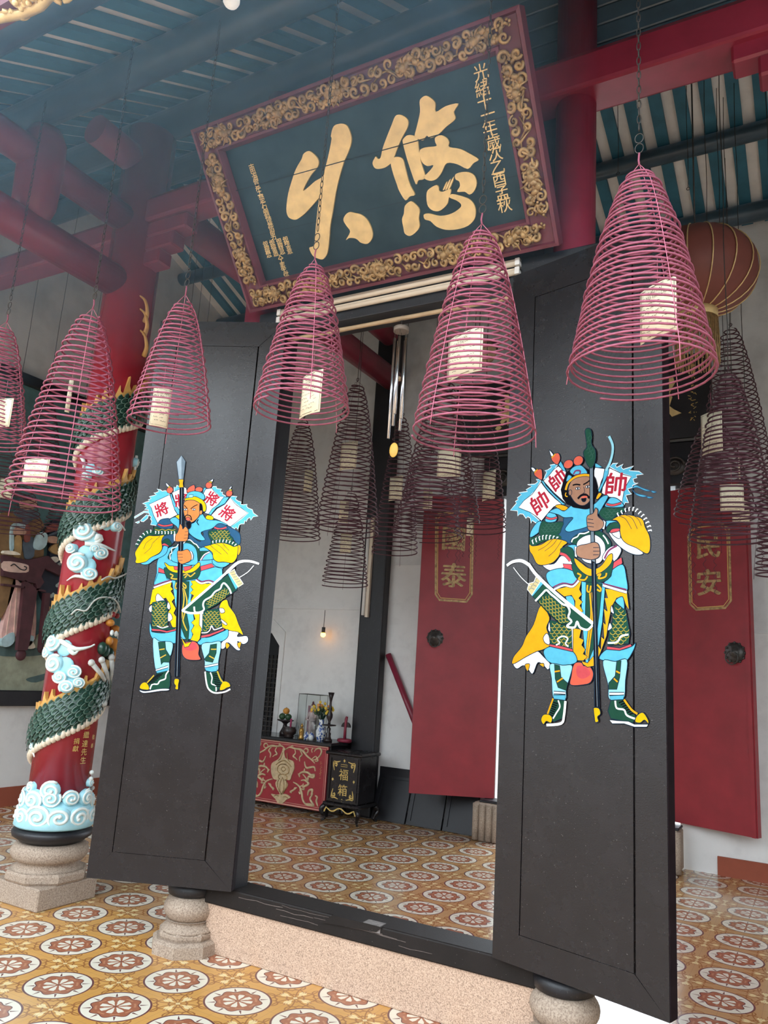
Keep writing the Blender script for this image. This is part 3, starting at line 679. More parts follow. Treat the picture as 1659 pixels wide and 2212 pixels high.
# spear and hands
P('X', 'a:470,370 502,370 500,700 487,1300 463,1985 428,1985 445,1300 466,700', False); Q_('U', .005, 'a:486,372 483,700 466,1300 446,1980'); P('S', 'a:484,95 518,148 500,298 460,298 442,152', False); P('U', 'a:484,95 518,148 500,298 484,298', False, None)
P('Z', 'a:458,300 502,300 498,335 502,368 462,370 466,335', False); P('Y', 'a:425,2005 445,1998 465,2010 458,2050 455,2090 430,2085 435,2060 422,2040')
P('W', 'b:810,1480 855,1470 845,1615 815,1600', False); P('K', 'b:925,1310 950,1300 972,1340 985,1390 1030,1340 1080,1400 1085,1480 1060,1600 950,1615 850,1610 850,1500 890,1440')
for t in ('b:1020,1440 1085,1425', 'b:1010,1500 1085,1495', 'b:1000,1560 1075,1550'): Q_('L', .0025, t)
P('W', 'b:1110,1790 1150,1800 1178,1880 1165,1950 1125,1950', False); P('K', 'b:890,1790 960,1790 1060,1760 1110,1800 1140,1870 1130,1960 1040,2010 960,2030 900,1980 885,1880')
for t in ('b:890,1850 980,1850', 'b:885,1910 985,1905', 'b:895,1965 980,1960'): Q_('L', .0025, t)
tag(p.mb.build('painted_guardian', None, dl), 'painted guardian in blue and yellow armour with four flags and a spear')
# ---- right door
HR = ony(1063, 2070, 3.62); RB = onz(1447, 2213, HR.z)
frR = Frame((HR.x, HR.y, Z0), (RB.x-HR.x, RB.y-HR.y, 0), (0,0,1)); wR = Vector((RB.x-HR.x, RB.y-HR.y)).length
dr = thing('temple_door', 'right black wooden door painted with a dark-bearded guardian holding a pole', 'door', mtx=frR.mtx())
gl_ = frR.px(1122, 2020); gr_ = frR.px(1370, 2100); door_leaf(dr, wR, Z0, Z1, frR, gl_[0], gr_[0], gl_[1], Z1-Z0-.17)
p = Painter(frR, dict(a=(1080,900,3.161), b=(1090,920,7.135), c=(1240,920,7.137), d=(1090,1200,5.824), e=(1230,1200,5.821)))
P, Q_, Cc = p.P, p.S, p.C
P('B', 'b:815,605 780,590 700,605 720,640 665,680 620,690 650,710 630,760 600,830 650,800 750,690', False, 'W'); P('W', 'b:830,620 950,710 930,790 900,870 900,960 880,1050 960,1190 940,1190 760,1030 600,850 680,770 760,670', False)
P('B', 'b:560,850 545,825 485,825 515,860 470,895 355,905 420,930 330,985 355,1010 220,1030 260,1060 195,1110 210,1135 165,1165 185,1190 90,1300 200,1310 205,1390 235,1355 285,1360 330,1425 360,1400 395,1420 410,1500 430,1460 490,1500 540,1460 380,1320 215,1260 340,1130 480,990', False, 'W')
P('W', 'b:560,870 600,920 680,1020 780,1120 880,1205 760,1245 690,1320 570,1465 480,1390 390,1330 215,1260 300,1150 430,1050', False)
P('B', 'b:565,850 600,850 640,920 760,1050 900,1180 940,1210 890,1215 780,1110 670,1000 610,920', False); P('B', 'b:830,600 870,545 950,700 900,690', False)
P('B', 'c:320,570 370,590 440,640 330,650', False); P('W', 'c:310,690 330,640 470,660 470,750 420,860 380,1000 310,900', False)
P('B', 'c:550,630 600,580 680,575 640,610 660,640 760,590 730,640 760,670 920,620 850,690 1000,700 1070,745 960,760 970,800 910,820 930,880 990,880 900,920 910,950 830,970 850,1010 890,1050 800,1070 820,1130 845,1185 790,1180 770,1230 740,1180 790,900 890,780 700,720', False, 'W')
P('W', 'c:545,650 640,690 760,750 885,780 830,880 780,960 745,1170 640,1110 550,1100 430,1040 440,950 500,830', False); P('B', 'c:470,690 540,660 530,740 480,850 400,1020 370,1000 440,850', False)
p.T('b:545,1180', '帥', .11, .55); p.T('b:820,830', '帥', .10, .6); p.T('c:650,900', '帥', .115, -.12)
for t in ('c:905,960 950,915 1060,960 1175,1000 1100,1000 980,950', 'c:890,970 960,1040 1120,1080 1060,1095 960,1060', 'c:1190,1000 1270,1020 1220,1030', 'c:1125,1090 1220,1105 1150,1115'): P('B', t, True, 'D')
Q_('C', .012, 'c:540,160 595,290 592,430 550,580 490,690')
P('O', 'b:455,745 500,680 570,670 585,760 575,830 520,810'); P('W', 'b:410,650 440,640 480,680 450,710'); Q_('Z', .006, 'b:460,725 490,690 510,670'); P('O', 'b:720,500 760,440 830,420 860,500 820,595 760,570'); P('W', 'b:690,370 730,410 755,450 720,470'); Q_('Z', .006, 'b:725,490 760,460 785,430')
P('W', 'a:290,1010 370,1005 420,950 480,975 510,985 510,1030 440,1030 380,1052 330,1047'); P('B', 'b:400,1720 410,1620 500,1490 570,1470 580,1530 530,1640')
P('D', 'a:440,690 500,690 560,700 640,720 700,780 620,800 520,820 490,870 440,850 400,820 430,740')
P('G', 'b:580,1470 700,1490 900,1480 880,1580 830,1670 600,1700 530,1650'); P('G', 'b:390,1780 430,1720 800,1670 880,1740 750,1740 560,1800 430,1860 390,1800', True, None)
p.scales([frR.px(1090+x/7.135, 920+y/7.135) for x, y in ((580,1480),(900,1490),(830,1660),(540,1650))], .016, 0, 'N')
p.ticks('b:840,1720 700,1690 560,1700 400,1780', 8, .02, 1)
P('Z', 'b:385,1820 430,1850 560,1830 680,1760 780,1740 900,1760 970,1800 900,1860 860,1950 830,2020 720,2120 520,2140 430,1990 390,1930')
for t in ('b:520,1920 640,1850 740,1750', 'b:620,1930 740,1840 810,1750', 'b:680,2010 780,1920 880,1770'): Q_('L', .0025, t)
P('B', 'b:640,1400 680,1340 750,1330 810,1400 790,1470 700,1490 630,1470'); Q_('R', .008, 'b:640,1412 720,1435 810,1412', line='L')
P('Z', 'a:378,612 410,600 460,615 470,640 420,640'); P('B', 'a:340,650 390,625 440,645 500,600 560,620 640,600 700,545 740,545 700,620 660,690 620,740 560,765 520,775 470,788 445,770 470,730 500,690 440,690 400,670')
P('Z', 'c:340,1120 370,1050 400,1030 430,1055 370,1130')
P('G', 'c:480,1250 760,1260 800,1300 640,1400 600,1450 500,1460 390,1360'); p.scales([frR.px(1240+x/7.137, 920+y/7.135) for x, y in ((480,1260),(760,1270),(620,1410),(500,1450),(400,1360))], .016, 0, 'N')
P('B', 'c:520,1160 560,1110 640,1110 720,1160 770,1240 640,1260 500,1250 480,1220'); Q_('R', .008, 'c:500,1205 600,1225 730,1190', line='L')
P('B', 'c:490,1470 600,1460 690,1490 560,1500 500,1560'); P('G', 'c:510,1560 600,1490 690,1500 700,1580 590,1590 530,1650 500,1620')
P('W', 'c:540,1650 620,1640 700,1680 750,1750 900,1830 1070,1960 960,1990 800,1930 640,1800'); P('W', 'c:590,1650 700,1620 710,1740 620,1700'); P('R', 'c:555,1640 590,1590 700,1580 700,1620 590,1650')
P('Z', 'c:590,1450 700,1385 800,1370 940,1390 1060,1440 1100,1560 1160,1680 1180,1800 1170,1930 1110,1970 960,1880 820,1820 740,1740 710,1620 710,1530 660,1460')
for t in ('c:700,1390 800,1440 890,1590', 'c:800,1375 900,1430 980,1590', 'c:935,1390 1000,1450 1040,1540'): Q_('L', .0025, t)
p.ticks('c:1200,1640 1180,1540 1120,1420 1040,1330 940,1262 810,1270 700,1330 640,1370', 12, .016, 1)
P('G', 'a:485,860 520,810 590,785 680,780 740,830 760,880 720,940 600,900'); Q_('W', .006, 'a:490,858 500,835 530,820 545,800 580,798 610,785'); Q_('W', .006, 'a:705,810 725,835 742,870')
P('W', 'a:525,870 570,820 640,805 690,830 720,880 715,940 680,1000 600,1000 550,960'); P('W', 'a:700,960 740,900 800,880 830,910 810,960 780,990 760,1000 720,990'); Q_('Q', .009, 'a:715,970 745,915 800,882')
P('R', 'a:430,1005 500,1010 510,1055 440,1045', False); P('R', 'a:770,1000 830,960 838,1000 800,1042 765,1055', False)
P('B', 'a:330,1060 420,1035 500,1055 540,1100 500,1150 370,1170 320,1110'); P('B', 'a:765,1050 840,1010 865,1100 868,1190 780,1170 710,1140 760,1090')
P('G', 'a:415,905 450,890 500,890 512,940 525,1050 500,1010 470,960 425,932'); Q_('R', .012, 'a:412,935 450,948 482,985', line='L'); P('B', 'a:460,882 525,880 518,960 500,905')
P('W', 'a:90,1660 120,1640 180,1640 250,1600 300,1640 345,1690 330,1728 300,1700 260,1680 225,1757 190,1720 160,1700 120,1722 95,1700'); P('Z', 'a:172,1695 205,1690 190,1740'); P('Z', 'a:270,1690 300,1685 300,1712')
P('Z', 'a:280,1290 340,1370 320,1440 340,1500 345,1560 300,1590 250,1605 180,1640 90,1690 95,1640 150,1570 180,1500 230,1420')
P('B', 'a:560,1120 720,1140 700,1400 670,1600 650,1700 590,1690 560,1340', False, None); P('G', 'a:590,1130 700,1140 680,1350 650,1560 605,1680 620,1500 585,1350', False)
for t in ('a:615,1200 625,1350 605,1500 590,1660', 'a:632,1200 640,1330 620,1500 600,1650', 'a:600,1150 598,1190 615,1195 622,1155', 'a:665,1148 690,1175 685,1192 665,1180'): Q_('Z', .008, t, line='L')
P('B', 'a:450,1230 490,1225 510,1260 510,1310 480,1290')
P('Z', 'a:560,1115 500,1150 380,1180 440,1230 490,1220 515,1260 512,1310 540,1345 570,1330 548,1290 566,1265 540,1240 562,1215 545,1180', False)
P('Z', 'a:500,1450 560,1440 545,1510 575,1525 560,1560 585,1590 570,1620 600,1640 570,1668 530,1665 495,1590 490,1520', False); P('W', 'a:482,1440 502,1440 500,1600 488,1590', False)
P('Z', 'a:720,1175 800,1180 870,1200 885,1320 862,1290 845,1240 800,1238 765,1300 745,1400 730,1500 690,1610 672,1650 672,1560 690,1590 692,1500 712,1520 705,1400 722,1420 710,1310 735,1330 715,1240 738,1240', False)
Q_('Q', .007, 'a:365,1165 430,1138 500,1145 540,1095'); Q_('W', .009, 'a:372,1180 440,1152 500,1160 548,1110', line='L'); Q_('Q', .007, 'a:705,1140 790,1163 866,1182'); Q_('W', .01, 'a:705,1152 790,1178 868,1200', line='L')
P('G', 'a:500,1000 510,1080 550,1120 620,1132 700,1130 750,1100 770,1040 765,975 640,1070')
P('Z', 'a:510,965 560,1000 600,1030 650,1040 700,1010 740,950 770,938 762,1000 700,1060 620,1090 560,1060 520,1010')
for t in ('a:530,1070 555,1085 540,1110 580,1115 600,1090', 'a:665,1085 690,1075 675,1105 720,1095 730,1068'): Q_('Z', .008, t, line='L')
P('B', 'a:300,1600 350,1570 430,1590 500,1605 530,1662 500,1690 430,1697 370,1690 320,1660'); p.scales(P('G', 'a:345,1390 400,1400 490,1440 495,1600 440,1580 345,1552 335,1480', False), .019)
P('W', 'a:340,1400 347,1470 330,1450'); P('W', 'a:320,1480 337,1500 342,1555 310,1545 298,1510'); P('R', 'a:338,1552 430,1568 500,1588 497,1606 430,1590 343,1570', False); Q_('W', .007, 'a:385,1560 410,1545 395,1520 430,1500 465,1515 450,1550 470,1570')
P('B', 'a:730,1590 820,1595 900,1570 928,1545 912,1600 860,1670 760,1672 680,1652'); p.scales(P('G', 'a:780,1270 860,1320 890,1480 880,1550 740,1562 750,1440 770,1400', False), .019)
P('B', 'a:790,1258 840,1230 852,1310 830,1300'); P('W', 'a:765,1290 782,1345 758,1330'); P('W', 'a:752,1408 768,1442 738,1460'); P('R', 'a:733,1568 820,1580 895,1552 902,1570 820,1597 733,1590', False); Q_('W', .008, 'a:738,1545 800,1540 830,1500 880,1488')
P('O', 'a:500,1710 520,1680 560,1680 575,1702 610,1700 640,1750 625,1810 580,1830 485,1832 490,1770'); P('R', 'a:525,1710 560,1700 600,1720 620,1760 570,1790 530,1770', True, None); P('Z', 'a:560,1668 600,1682 640,1635 648,1702 600,1712 570,1692', False)
P('C', 'a:345,1690 430,1697 495,1700 480,1780 455,1860 450,1930 370,1930 355,1790'); P('G', 'a:375,1690 410,1700 420,1780 465,1820 455,1870 400,1850 380,1790', False); P('C', 'a:705,1670 790,1672 870,1660 860,1800 845,1930 750,1930 740,1830'); P('G', 'a:800,1670 830,1665 820,1780 800,1862 745,1862 745,1820 790,1770', False)
for t in ('a:375,1742 412,1736', 'a:392,1812 432,1786', 'a:796,1738 822,1752', 'a:780,1788 806,1812'): Q_('Z', .007, t, line='L')
P('W', 'a:370,1875 450,1880 450,1896 370,1892', False); P('B', 'a:368,1900 450,1900 450,1938 370,1928', False); P('W', 'a:750,1883 850,1883 850,1902 750,1902', False); P('B', 'a:750,1905 850,1900 845,1932 760,1937', False)
P('G', 'a:365,1930 445,1938 445,1990 430,2060 370,2085 330,2040 350,1960', False); Q_('W', .012, 'a:450,1942 440,2040 420,2095 320,2106'); Q_('W', .007, 'a:400,1937 412,1980 390,2020 365,2062')
for k in range(7): Q_('X', .006, 'a:%d,%d %d,%d' % (365-k*4, 1950+k*14, 398-k*5, 1960+k*14), False)
P('Y', 'a:283,2070 300,2035 340,2035 360,2060 350,2092 320,2080 300,2102'); Q_('Z', .008, 'a:366,1925 328,2030')
P('G', 'a:760,1937 850,1932 900,2000 930,2050 910,2092 760,2062 740,2010', False); P('W', 'a:750,2070 800,2075 880,2080 920,2100 1015,2100 1005,2120 920,2120 850,2097 770,2097', False); Q_('W', .008, 'a:790,1940 800,1990 850,2002 870,2040 930,2065')
for k in range(7): Q_('X', .006, 'a:%d,%d %d,%d' % (815+k*12, 1955+k*13, 848+k*11, 1940+k*14), False)
P('Y', 'a:925,2082 940,2040 980,2020 1015,2070 1015,2097 990,2072 960,2092'); Q_('Z', .009, 'a:850,1932 900,2000 942,2030')
P('G', 'a:225,1230 300,1130 635,1410 625,1450 560,1452 500,1442 470,1432', False); P('B', 'a:225,1230 215,1210 295,1110 310,1130', False); P('E', 'a:190,1180 200,1140 235,1130 255,1080 290,1110 220,1220', False, 'W')
for k in range(5): Q_('U', .003, 'a:%d,%d %d,%d %d,%d' % (200+k*15, 1185-k*22, 215+k*14, 1170-k*22, 238+k*14, 1180-k*20), False)
p.scales(P('G', 'a:265,1270 320,1200 400,1260 460,1310 460,1370 490,1410 420,1420 340,1350', False, 'X'), .017, -.7)
Q_('W', .01, 'a:245,1260 290,1212 320,1185 350,1212 385,1240 430,1280 462,1292 480,1330 470,1370 492,1400 460,1432 512,1440 530,1400 550,1440 600,1456 635,1425')
Q_('W', .016, 'a:200,1010 260,1090 400,1220 640,1415'); Q_('W', .014, 'a:50,1018 90,992 150,985 205,1015', w2=.017); Q_('W', .004, 'a:95,1030 150,1100 212,1157')
# head
P('X', 'a:430,560 418,500 440,430 460,380 500,350 560,335 620,370 655,420 672,480 660,540 600,620 520,620 460,600', False, None)
P('T', 'a:470,490 500,430 560,410 620,410 632,480 625,560 590,602 550,607 510,580 480,530'); P('X', 'a:470,550 490,580 550,606 600,602 630,560 642,600 600,632 540,627 490,612', True, None)
P('B', 'a:480,375 510,342 560,335 600,382 570,397 510,402'); P('B', 'a:455,440 470,400 495,412 470,440'); Q_('Q', .008, 'a:505,395 520,372 550,372 545,395 515,400'); Q_('Z', .011, 'a:452,502 470,452 520,413 580,400 622,405', line='L'); Cc('O', 'a:470,326', .026, .022); Cc('O', 'a:538,302', .026, .024)
Q_('X', .011, 'a:535,562 560,538 590,535 615,558'); P('X', 'a:560,562 590,556 588,578 570,582'); P('O', 'a:560,550 590,542 600,552 565,558', True, None)
for t in ('a:535,492', 'a:603,480'): Cc('W', t, .011, .006); Cc('X', t, .0045, None, None)
Q_('X', .007, 'a:500,470 525,464 552,468'); Q_('X', .007, 'a:572,466 600,450 622,432'); Q_('L', .003, 'a:575,480 582,515 570,525'); Cc('T', 'a:483,520', .009, .014); Q_('Z', .005, 'a:455,520 450,540 465,548')
# pole and hands
P('U', 'a:615,330 640,340 640,640 655,1000 664,1400 682,1988 650,1988 642,1400 628,1000 618,650', False, 'X'); P('X', 'a:630,985 655,1000 664,1400 682,1988 650,1988 642,1400', False); Q_('U', .004, 'a:646,1000 652,1400 668,1980')
P('G', 'a:585,95 610,80 630,110 630,190 655,230 655,300 630,352 600,330 572,250 595,210 590,150'); p.scales([frR.px(1080+x/3.161, 900+y/3.161) for x, y in ((590,100),(625,100),(650,240),(640,320),(580,250))], .018, 1.2, 'N')
P('Y', 'a:645,1988 680,1992 690,2030 670,2050 677,2080 655,2087 648,2050 643,2010')
P('W', 'a:708,708 727,720 717,772 698,765', False); P('T', 'a:600,680 640,660 655,625 672,640 672,680 712,720 702,762 660,782 610,777 597,730')
for t in ('a:602,700 640,705', 'a:600,725 645,730', 'a:603,750 645,755'): Q_('L', .003, t)
P('W', 'a:512,890 532,890 530,962 514,955', False); P('T', 'a:530,890 600,870 650,858 680,880 684,950 640,977 580,972 530,950')
for t in ('a:680,895 640,895', 'a:684,920 640,920', 'a:680,945 640,945'): Q_('L', .003, t)
tag(p.mb.build('painted_guardian', None, dr), 'painted black-haired guardian in blue and amber armour holding a pole')
# ================================================================ the big name plaque
BLp = Vector((-3.141, 3.599, 3.871)); PWd, PHt = 2.053, 1.106
frP = Frame(BLp, (1,0,0), (0,-.628,.778))
pq = thing('name_plaque', 'large tilted black plaque with two big gilded characters in a carved dragon frame', 'plaque', mtx=frP.mtx())
M['frame_red'] = plain('plum_frame_paint', (.15,.032,.05), .45, .2, 8, .05)
M['plaque'] = plain('blue_black_board', (.030,.052,.066), .42, .22, 7, .06, 120)
M['crack'] = plain('dark_crack', (.006,.008,.01), .9, .1)
mb = MB(); mb.prism([frP.at(a, b, -.03) for a, b in ((.12,.12),(PWd-.12,.12),(PWd-.12,PHt-.12),(.12,PHt-.12))], frP.n*.03); mb.build('board', [M['plaque']], pq)
bw = .165
def rail(a, b, inx):                          # a, b outer corners; mitred moulding with a raised lip inside and outside
    a = Vector((*a, 0)); b = Vector((*b, 0)); t = (b-a).normalized(); nn = Vector((-t.y, t.x, 0)); mb = MB()
    prof = [(0,-.04),(0,.05),(.018,.055),(.026,.036),(bw-.035,.036),(bw-.03,.048),(bw-.016,.05),(bw-.008,.03),(bw,.004),(bw,-.03)]
    o = len(mb.v)
    for q in (a, b):
        sg = 1 if q is a else -1
        for d, h in prof:
            r_ = q + nn*d + t*(d*sg); mb.v.append(tuple(frP.at(r_.x, r_.y, h)))
    k = len(prof)
    for i in range(k): j = (i+1) % k; mb.face((o+i, o+j, o+k+j, o+k+i))
    mb.build('frame_rail', [M['frame_red']], pq)
cs = [(0,0),(PWd,0),(PWd,PHt),(0,PHt)]
for i in range(4): rail(cs[i], cs[(i+1) % 4], 1)
# gilded openwork: dragons and scrolls in the frame channel
def scroll(mb, fr, c, size, a0, turn=1, r=.009, h=.045, turns=1.35):
    pts = []; n = 18
    for i in range(n+1):
        t = i/n; q = size*(1 - .82*t); a = a0 + turn*2*PI*turns*t; pts.append(fr.at(c[0]+q*cos(a), c[1]+q*sin(a), h + .018*sin(PI*t)))
    mb.tube(pts, [r*(.7+.6*sin(PI*min(1, .15+i/n))) for i in range(n+1)], 6)
    mb.sphere(pts[-1], r*1.35, 8)
def dragon_head(mb, fr, c, ang, s_):
    def q(x, y, h): return fr.at(c[0] + (x*cos(ang)-y*sin(ang))*s_, c[1] + (x*sin(ang)+y*cos(ang))*s_, h)
    mb.sphere(q(0,0,.062), .024*s_/.06, 10); mb.sphere(q(.45,.05,.062), .016*s_/.06, 8); mb.sphere(q(.5,-.25,.055), .011*s_/.06, 8); mb.sphere(q(.15,.32,.075), .008*s_/.06, 8); mb.sphere(q(.15,-.32,.07), .007*s_/.06, 8)
    for k in range(7):
        a = PI*.55 + PI*.9*k/6; L = (.85 + .45*(k % 2))
        mb.tube([q(.3*cos(a), .3*sin(a), .06), q(.7*cos(a+.15), .7*sin(a+.15), .066), q(L*cos(a-.1), L*sin(a-.1), .052)], [.009*s_/.06, .007*s_/.06, .0015], 5)
def dragon_body(mb, fr, pts, r):
    p = catmull([(a, b, 0) for a, b in pts], 6, False); n = len(p)
    c = [fr.at(v.x, v.y, .052 + .014*sin(i*.9)) for i, v in enumerate(p)]
    mb.tube(c, [r*(1.1 - .7*i/n) for i in range(n)], 7)
    for i in range(2, n-1, 3):
        t = (p[i+1]-p[i-1]).normalized(); mb.sphere(fr.at(p[i].x - t.y*r, p[i].y + t.x*r, .06), r*.5, 6)
rg = random.Random(11)
def carve(a, b):
    a = Vector(a); b = Vector(b); L = (b-a).length; t = (b-a)/L; nn = Vector((-t.y, t.x)); mb = MB(); mb.mat(M['gold_dark']); half = .052
    def P2(x, y): v = a + t*x + nn*y; return (v.x, v.y)
    th = math.atan2(t.y, t.x); x = .03; k = 0
    while x < L - .03:
        for sgn in (1, -1):
            scroll(mb, frP, P2(x + rg.uniform(-.012,.012), sgn*half*rg.uniform(.35,.75)), rg.uniform(.020,.032), th + rg.uniform(0, 6.28), rg.choice((1,-1)), rg.uniform(.0055,.009), rg.uniform(.040,.05))
        if rg.random() < .8:
            dx = rg.uniform(.03,.06); mb.tube([frP.at(*P2(x-dx, rg.uniform(-half, half)), .045), frP.at(*P2(x, rg.uniform(-half*.6, half*.6)), .062), frP.at(*P2(x+dx, rg.uniform(-half, half)), .045)], [.003,.008,.002], 5)
        x += .055
    nd = max(1, round(L/.42))
    for i in range(nd):
        x0 = L*(i+.5)/nd; d = 1 if i < nd/2 else -1
        dragon_body(mb, frP, [P2(x0 - d*(.02+.02*j), half*.62*sin(j*1.1)) for j in range(9)], .017)
        dragon_head(mb, frP, P2(x0, 0), th if d > 0 else th+PI, .062)
    return mb
m_ = .083
def boss(x, y):
    mb = MB(); mb.mat(M['gold_dark'])
    c = frP.at(x, y, .04); mb.tube([frP.at(x+.032*cos(i*PI/9), y+.032*sin(i*PI/9), .062) for i in range(18)], .012, 8, closed=True)
    for i in range(12):
        a = i*PI/6; mb.tube([frP.at(x+.04*cos(a), y+.04*sin(a), .05), frP.at(x+.066*cos(a+.2), y+.066*sin(a+.2), .05)], [.011,.003], 5)
    o = mb.build('carved_boss', None, pq); mb = MB(); mb.prism([frP.at(x+.027*cos(i*PI/10), y+.027*sin(i*PI/10), .045) for i in range(20)], frP.n*.012); tag(mb.build('mirror', [plain('boss_mirror', (.45,.52,.50), .12, .05, metal=.7)], o), 'small round mirror')
carve((.05, PHt-m_), (PWd-.05, PHt-m_)).build('gilded_carving', None, pq); carve((.05, m_), (PWd-.05, m_)).build('gilded_carving', None, pq)
carve((m_, PHt-.16), (m_, .16)).build('gilded_carving', None, pq); carve((PWd-m_, PHt-.16), (PWd-m_, .16)).build('gilded_carving', None, pq)
bx, by = frP.px(727, 190); boss(bx, PHt-m_); bx, by = frP.px(833, 592); boss(bx, m_)
def glyph(name, polys, ox, oy, sc, lab):
    mb = MB(); mb.mat(M['gold'])
    for t in polys:
        pts = [tuple(map(float, q.split(','))) for q in t.split()]
        uv = [frP.px(ox + x/sc, oy + y/sc) for x, y in pts]
        uv = [(v.x, v.y) for v in catmull([(a, b, 0) for a, b in uv], 3)]
        mb.prism([frP.at(a, b, 0) for a, b in uv], frP.n*.012)
    return tag(mb.build(name, None, pq), lab)
g1 = glyph('large_character', ['370,345 420,330 480,360 507,410 490,480 440,570 400,660 355,780 330,830 300,860 250,890 180,900 145,880 130,835 150,790 165,770 185,795 215,780 235,690 270,590 330,440',
 '355,780 410,775 450,800 470,870 500,990 530,1080 575,1170 520,1190 475,1230 410,1130 385,1060 350,960 320,830', '450,590 490,550 540,545 600,575 615,680 640,830 680,960 665,1010 610,1020 585,1060 520,880 480,750 450,630',
 '640,160 690,130 750,160 790,210 795,300 900,240 1030,212 985,300 1000,375 900,460 830,530 740,575 700,550 660,600 610,585 570,570 600,440 630,300 625,200',
 '790,570 850,545 910,575 935,620 935,670 1050,690 1150,740 1245,800 1190,840 1130,900 1020,850 910,840 860,930 810,1000 750,1025 690,1010 660,980 690,960 740,910 770,860 710,870 660,840 635,790 625,710 680,675 800,660 790,620',
 '530,1240 580,1270 625,1330 615,1420 625,1500 590,1560 525,1605 470,1580 455,1520 440,1430 460,1370 470,1290', '700,1150 740,1100 800,1070 825,1090 830,1130 870,1140 950,1110 945,1180 930,1210 920,1260 880,1310 820,1345 750,1330 705,1270',
 '670,1380 730,1370 840,1395 960,1370 1050,1310 1060,1270 1010,1230 940,1200 960,1165 1060,1185 1150,1220 1200,1280 1215,1350 1200,1430 1130,1500 1020,1535 900,1540 800,1505 740,1450 680,1430',
 '1000,960 1060,935 1140,935 1200,970 1225,1050 1200,1130 1150,1170 1100,1140 1020,1140 1050,1080 1040,1030 1005,1010',
 '870,1120 895,1060 915,1030 908,1070 885,1118', '895,1115 925,1040 950,1005 940,1050 912,1112', '922,1110 955,1030 985,980 975,1030 940,1108'], 780, 180, 4.879, 'gilded character meaning distant')
g2 = glyph('large_character', ['375,600 450,558 530,610 585,690 575,780 500,870 430,980 370,1115 450,1060 540,980 640,915 690,760 730,600 770,390 760,350 785,240 830,190 920,175 990,210 1040,330 1045,440 1000,580 940,720 880,920 830,1130 790,1380 750,1600 740,1750 715,1960 690,2030 640,2080 560,2060 500,2020 455,1920 500,1900 530,1850 550,1600 590,1250 600,1210 500,1320 400,1430 310,1500 260,1522 200,1510 155,1470 135,1370 160,1160 220,950 270,810 350,670',
 '935,1530 960,1460 1020,1415 1100,1430 1180,1450 1260,1510 1320,1620 1345,1720 1330,1800 1270,1860 1180,1845 1130,1800 1080,1780 1010,1780 970,1805 1030,1690 980,1610'], 600, 240, 6.505, 'gilded character meaning long')
def inscr(rows, sz, lab, sxx=1.0):
    mb = MB(); mb.mat(M['gold'])
    for ch, x, y in rows: text_on(mb, frP, ch, *frP.px(x, y), sz, .001, 0, sxx, .003)
    tag(mb.build('inscription', None, pq), lab)
inscr(list(zip('光緒十一年歲次乙酉孟秋', (1039,1042,1047,1054,1058,1066,1070,1076,1079,1085,1090), (156,190,219,246,275,305,331,362,387,417,442))), .082, 'column of small gilded date characters on the right')
inscr(list(zip('南海貢生楚石劉瓌偕男', (545,551,555,560,566,571,576,582,586,590), (364,382,397,412,429,445,462,477,492,509))) + list(zip('錫錫錫錫懋蕙慧憙仝奉供', (575,589,604,618,580,595,609,625,607,612,619), (530,527,524,520,547,544,540,539,559,577,594))), .058, 'column of small gilded donor characters on the left', .72)
mb = MB(); mb.mat(M['crack'])
for (x0, y0), (x1, y1), w in (((507,413),(1112,246),.005),((536,513),(1132,376),.003),((1060,316),(1118,300),.002)): ribbon(mb, frP, [frP.px(x0, y0), frP.px(x1, y1)], w, .0135 if w > .004 else .0008)
mb.build('board_joint', None, pq)
# strip lights and bamboo pole under the plaque
def tube_light(x0, x1, y, z, lab, r=.016):
    t = thing('strip_light', lab, 'lamp', (x0, y, z)); mb = MB(); mb.box((x0, y-.005, z+.006), (x1, y+.018, z+.024)); mb.build('housing', [M['cream']], t)
    mb = MB(); mb.cyl((x0+.02, y, z), (x1-.02, y, z), r, 14); mb.build('tube', [M['cream']], t)
    for x in (x0, x1-.025): mb = MB(); mb.box((x, y-.018, z-.018), (x+.025, y+.018, z+.022)); mb.build('end_cap', [M['white']], t)
tube_light(-2.95, -1.32, 3.62, 3.825, 'cream strip light directly under the plaque, upper of two')
tube_light(-2.95, -1.32, 3.62, 3.772, 'cream strip light under the plaque, lower of two')
mb = MB(); mb.tube([(-2.93 + .1*i, 3.70, 3.672) for i in range(17)], [.013 + .002*(i % 4 == 0) for i in range(17)], 10)
tag(mb.build('bamboo_pole', [M['wood']]), 'pale bamboo pole fixed along the underside of the lintel', 'pole')
# ================================================================ dragon column
CR = .195
M['green'] = plain('dragon_green', (.014,.050,.034), .28, .3, 20); M['green2'] = plain('scale_rim_green', (.085,.15,.115), .4, .2, 20)
M['creamr'] = plain('cream_belly', (.66,.56,.43), .5, .12, 20); M['fin'] = plain('ochre_fin', (.60,.33,.09), .5, .2, 14, .1)
M['cloudw'] = plain('cloud_white', (.72,.78,.74), .5, .1, 16); M['cloudb'] = plain('cloud_blue', (.36,.66,.74), .45, .15, 10)
M['claw'] = plain('claw_grey', (.50,.50,.46), .5, .15, 20); M['dred'] = plain('dragon_red', (.28,.03,.03), .4, .1)
M['orange'] = plain('dragon_orange', (.58,.23,.035), .45, .15)
def cp(phi, z, r=CR): return Vector((CXX + r*cos(phi), CYY + r*sin(phi), z))
def cyl_hit(px, py, r=CR):
    d = ray(px, py); ox, oy = -CXX, -CYY
    a = d.x**2 + d.y**2; b = 2*(ox*d.x + oy*d.y); c = ox*ox + oy*oy - r*r; D = b*b - 4*a*c
    t = (-b - math.sqrt(max(0, D)))/(2*a); p = EYE + d*t; return (math.atan2(p.y - CYY, p.x - CXX), p.z)
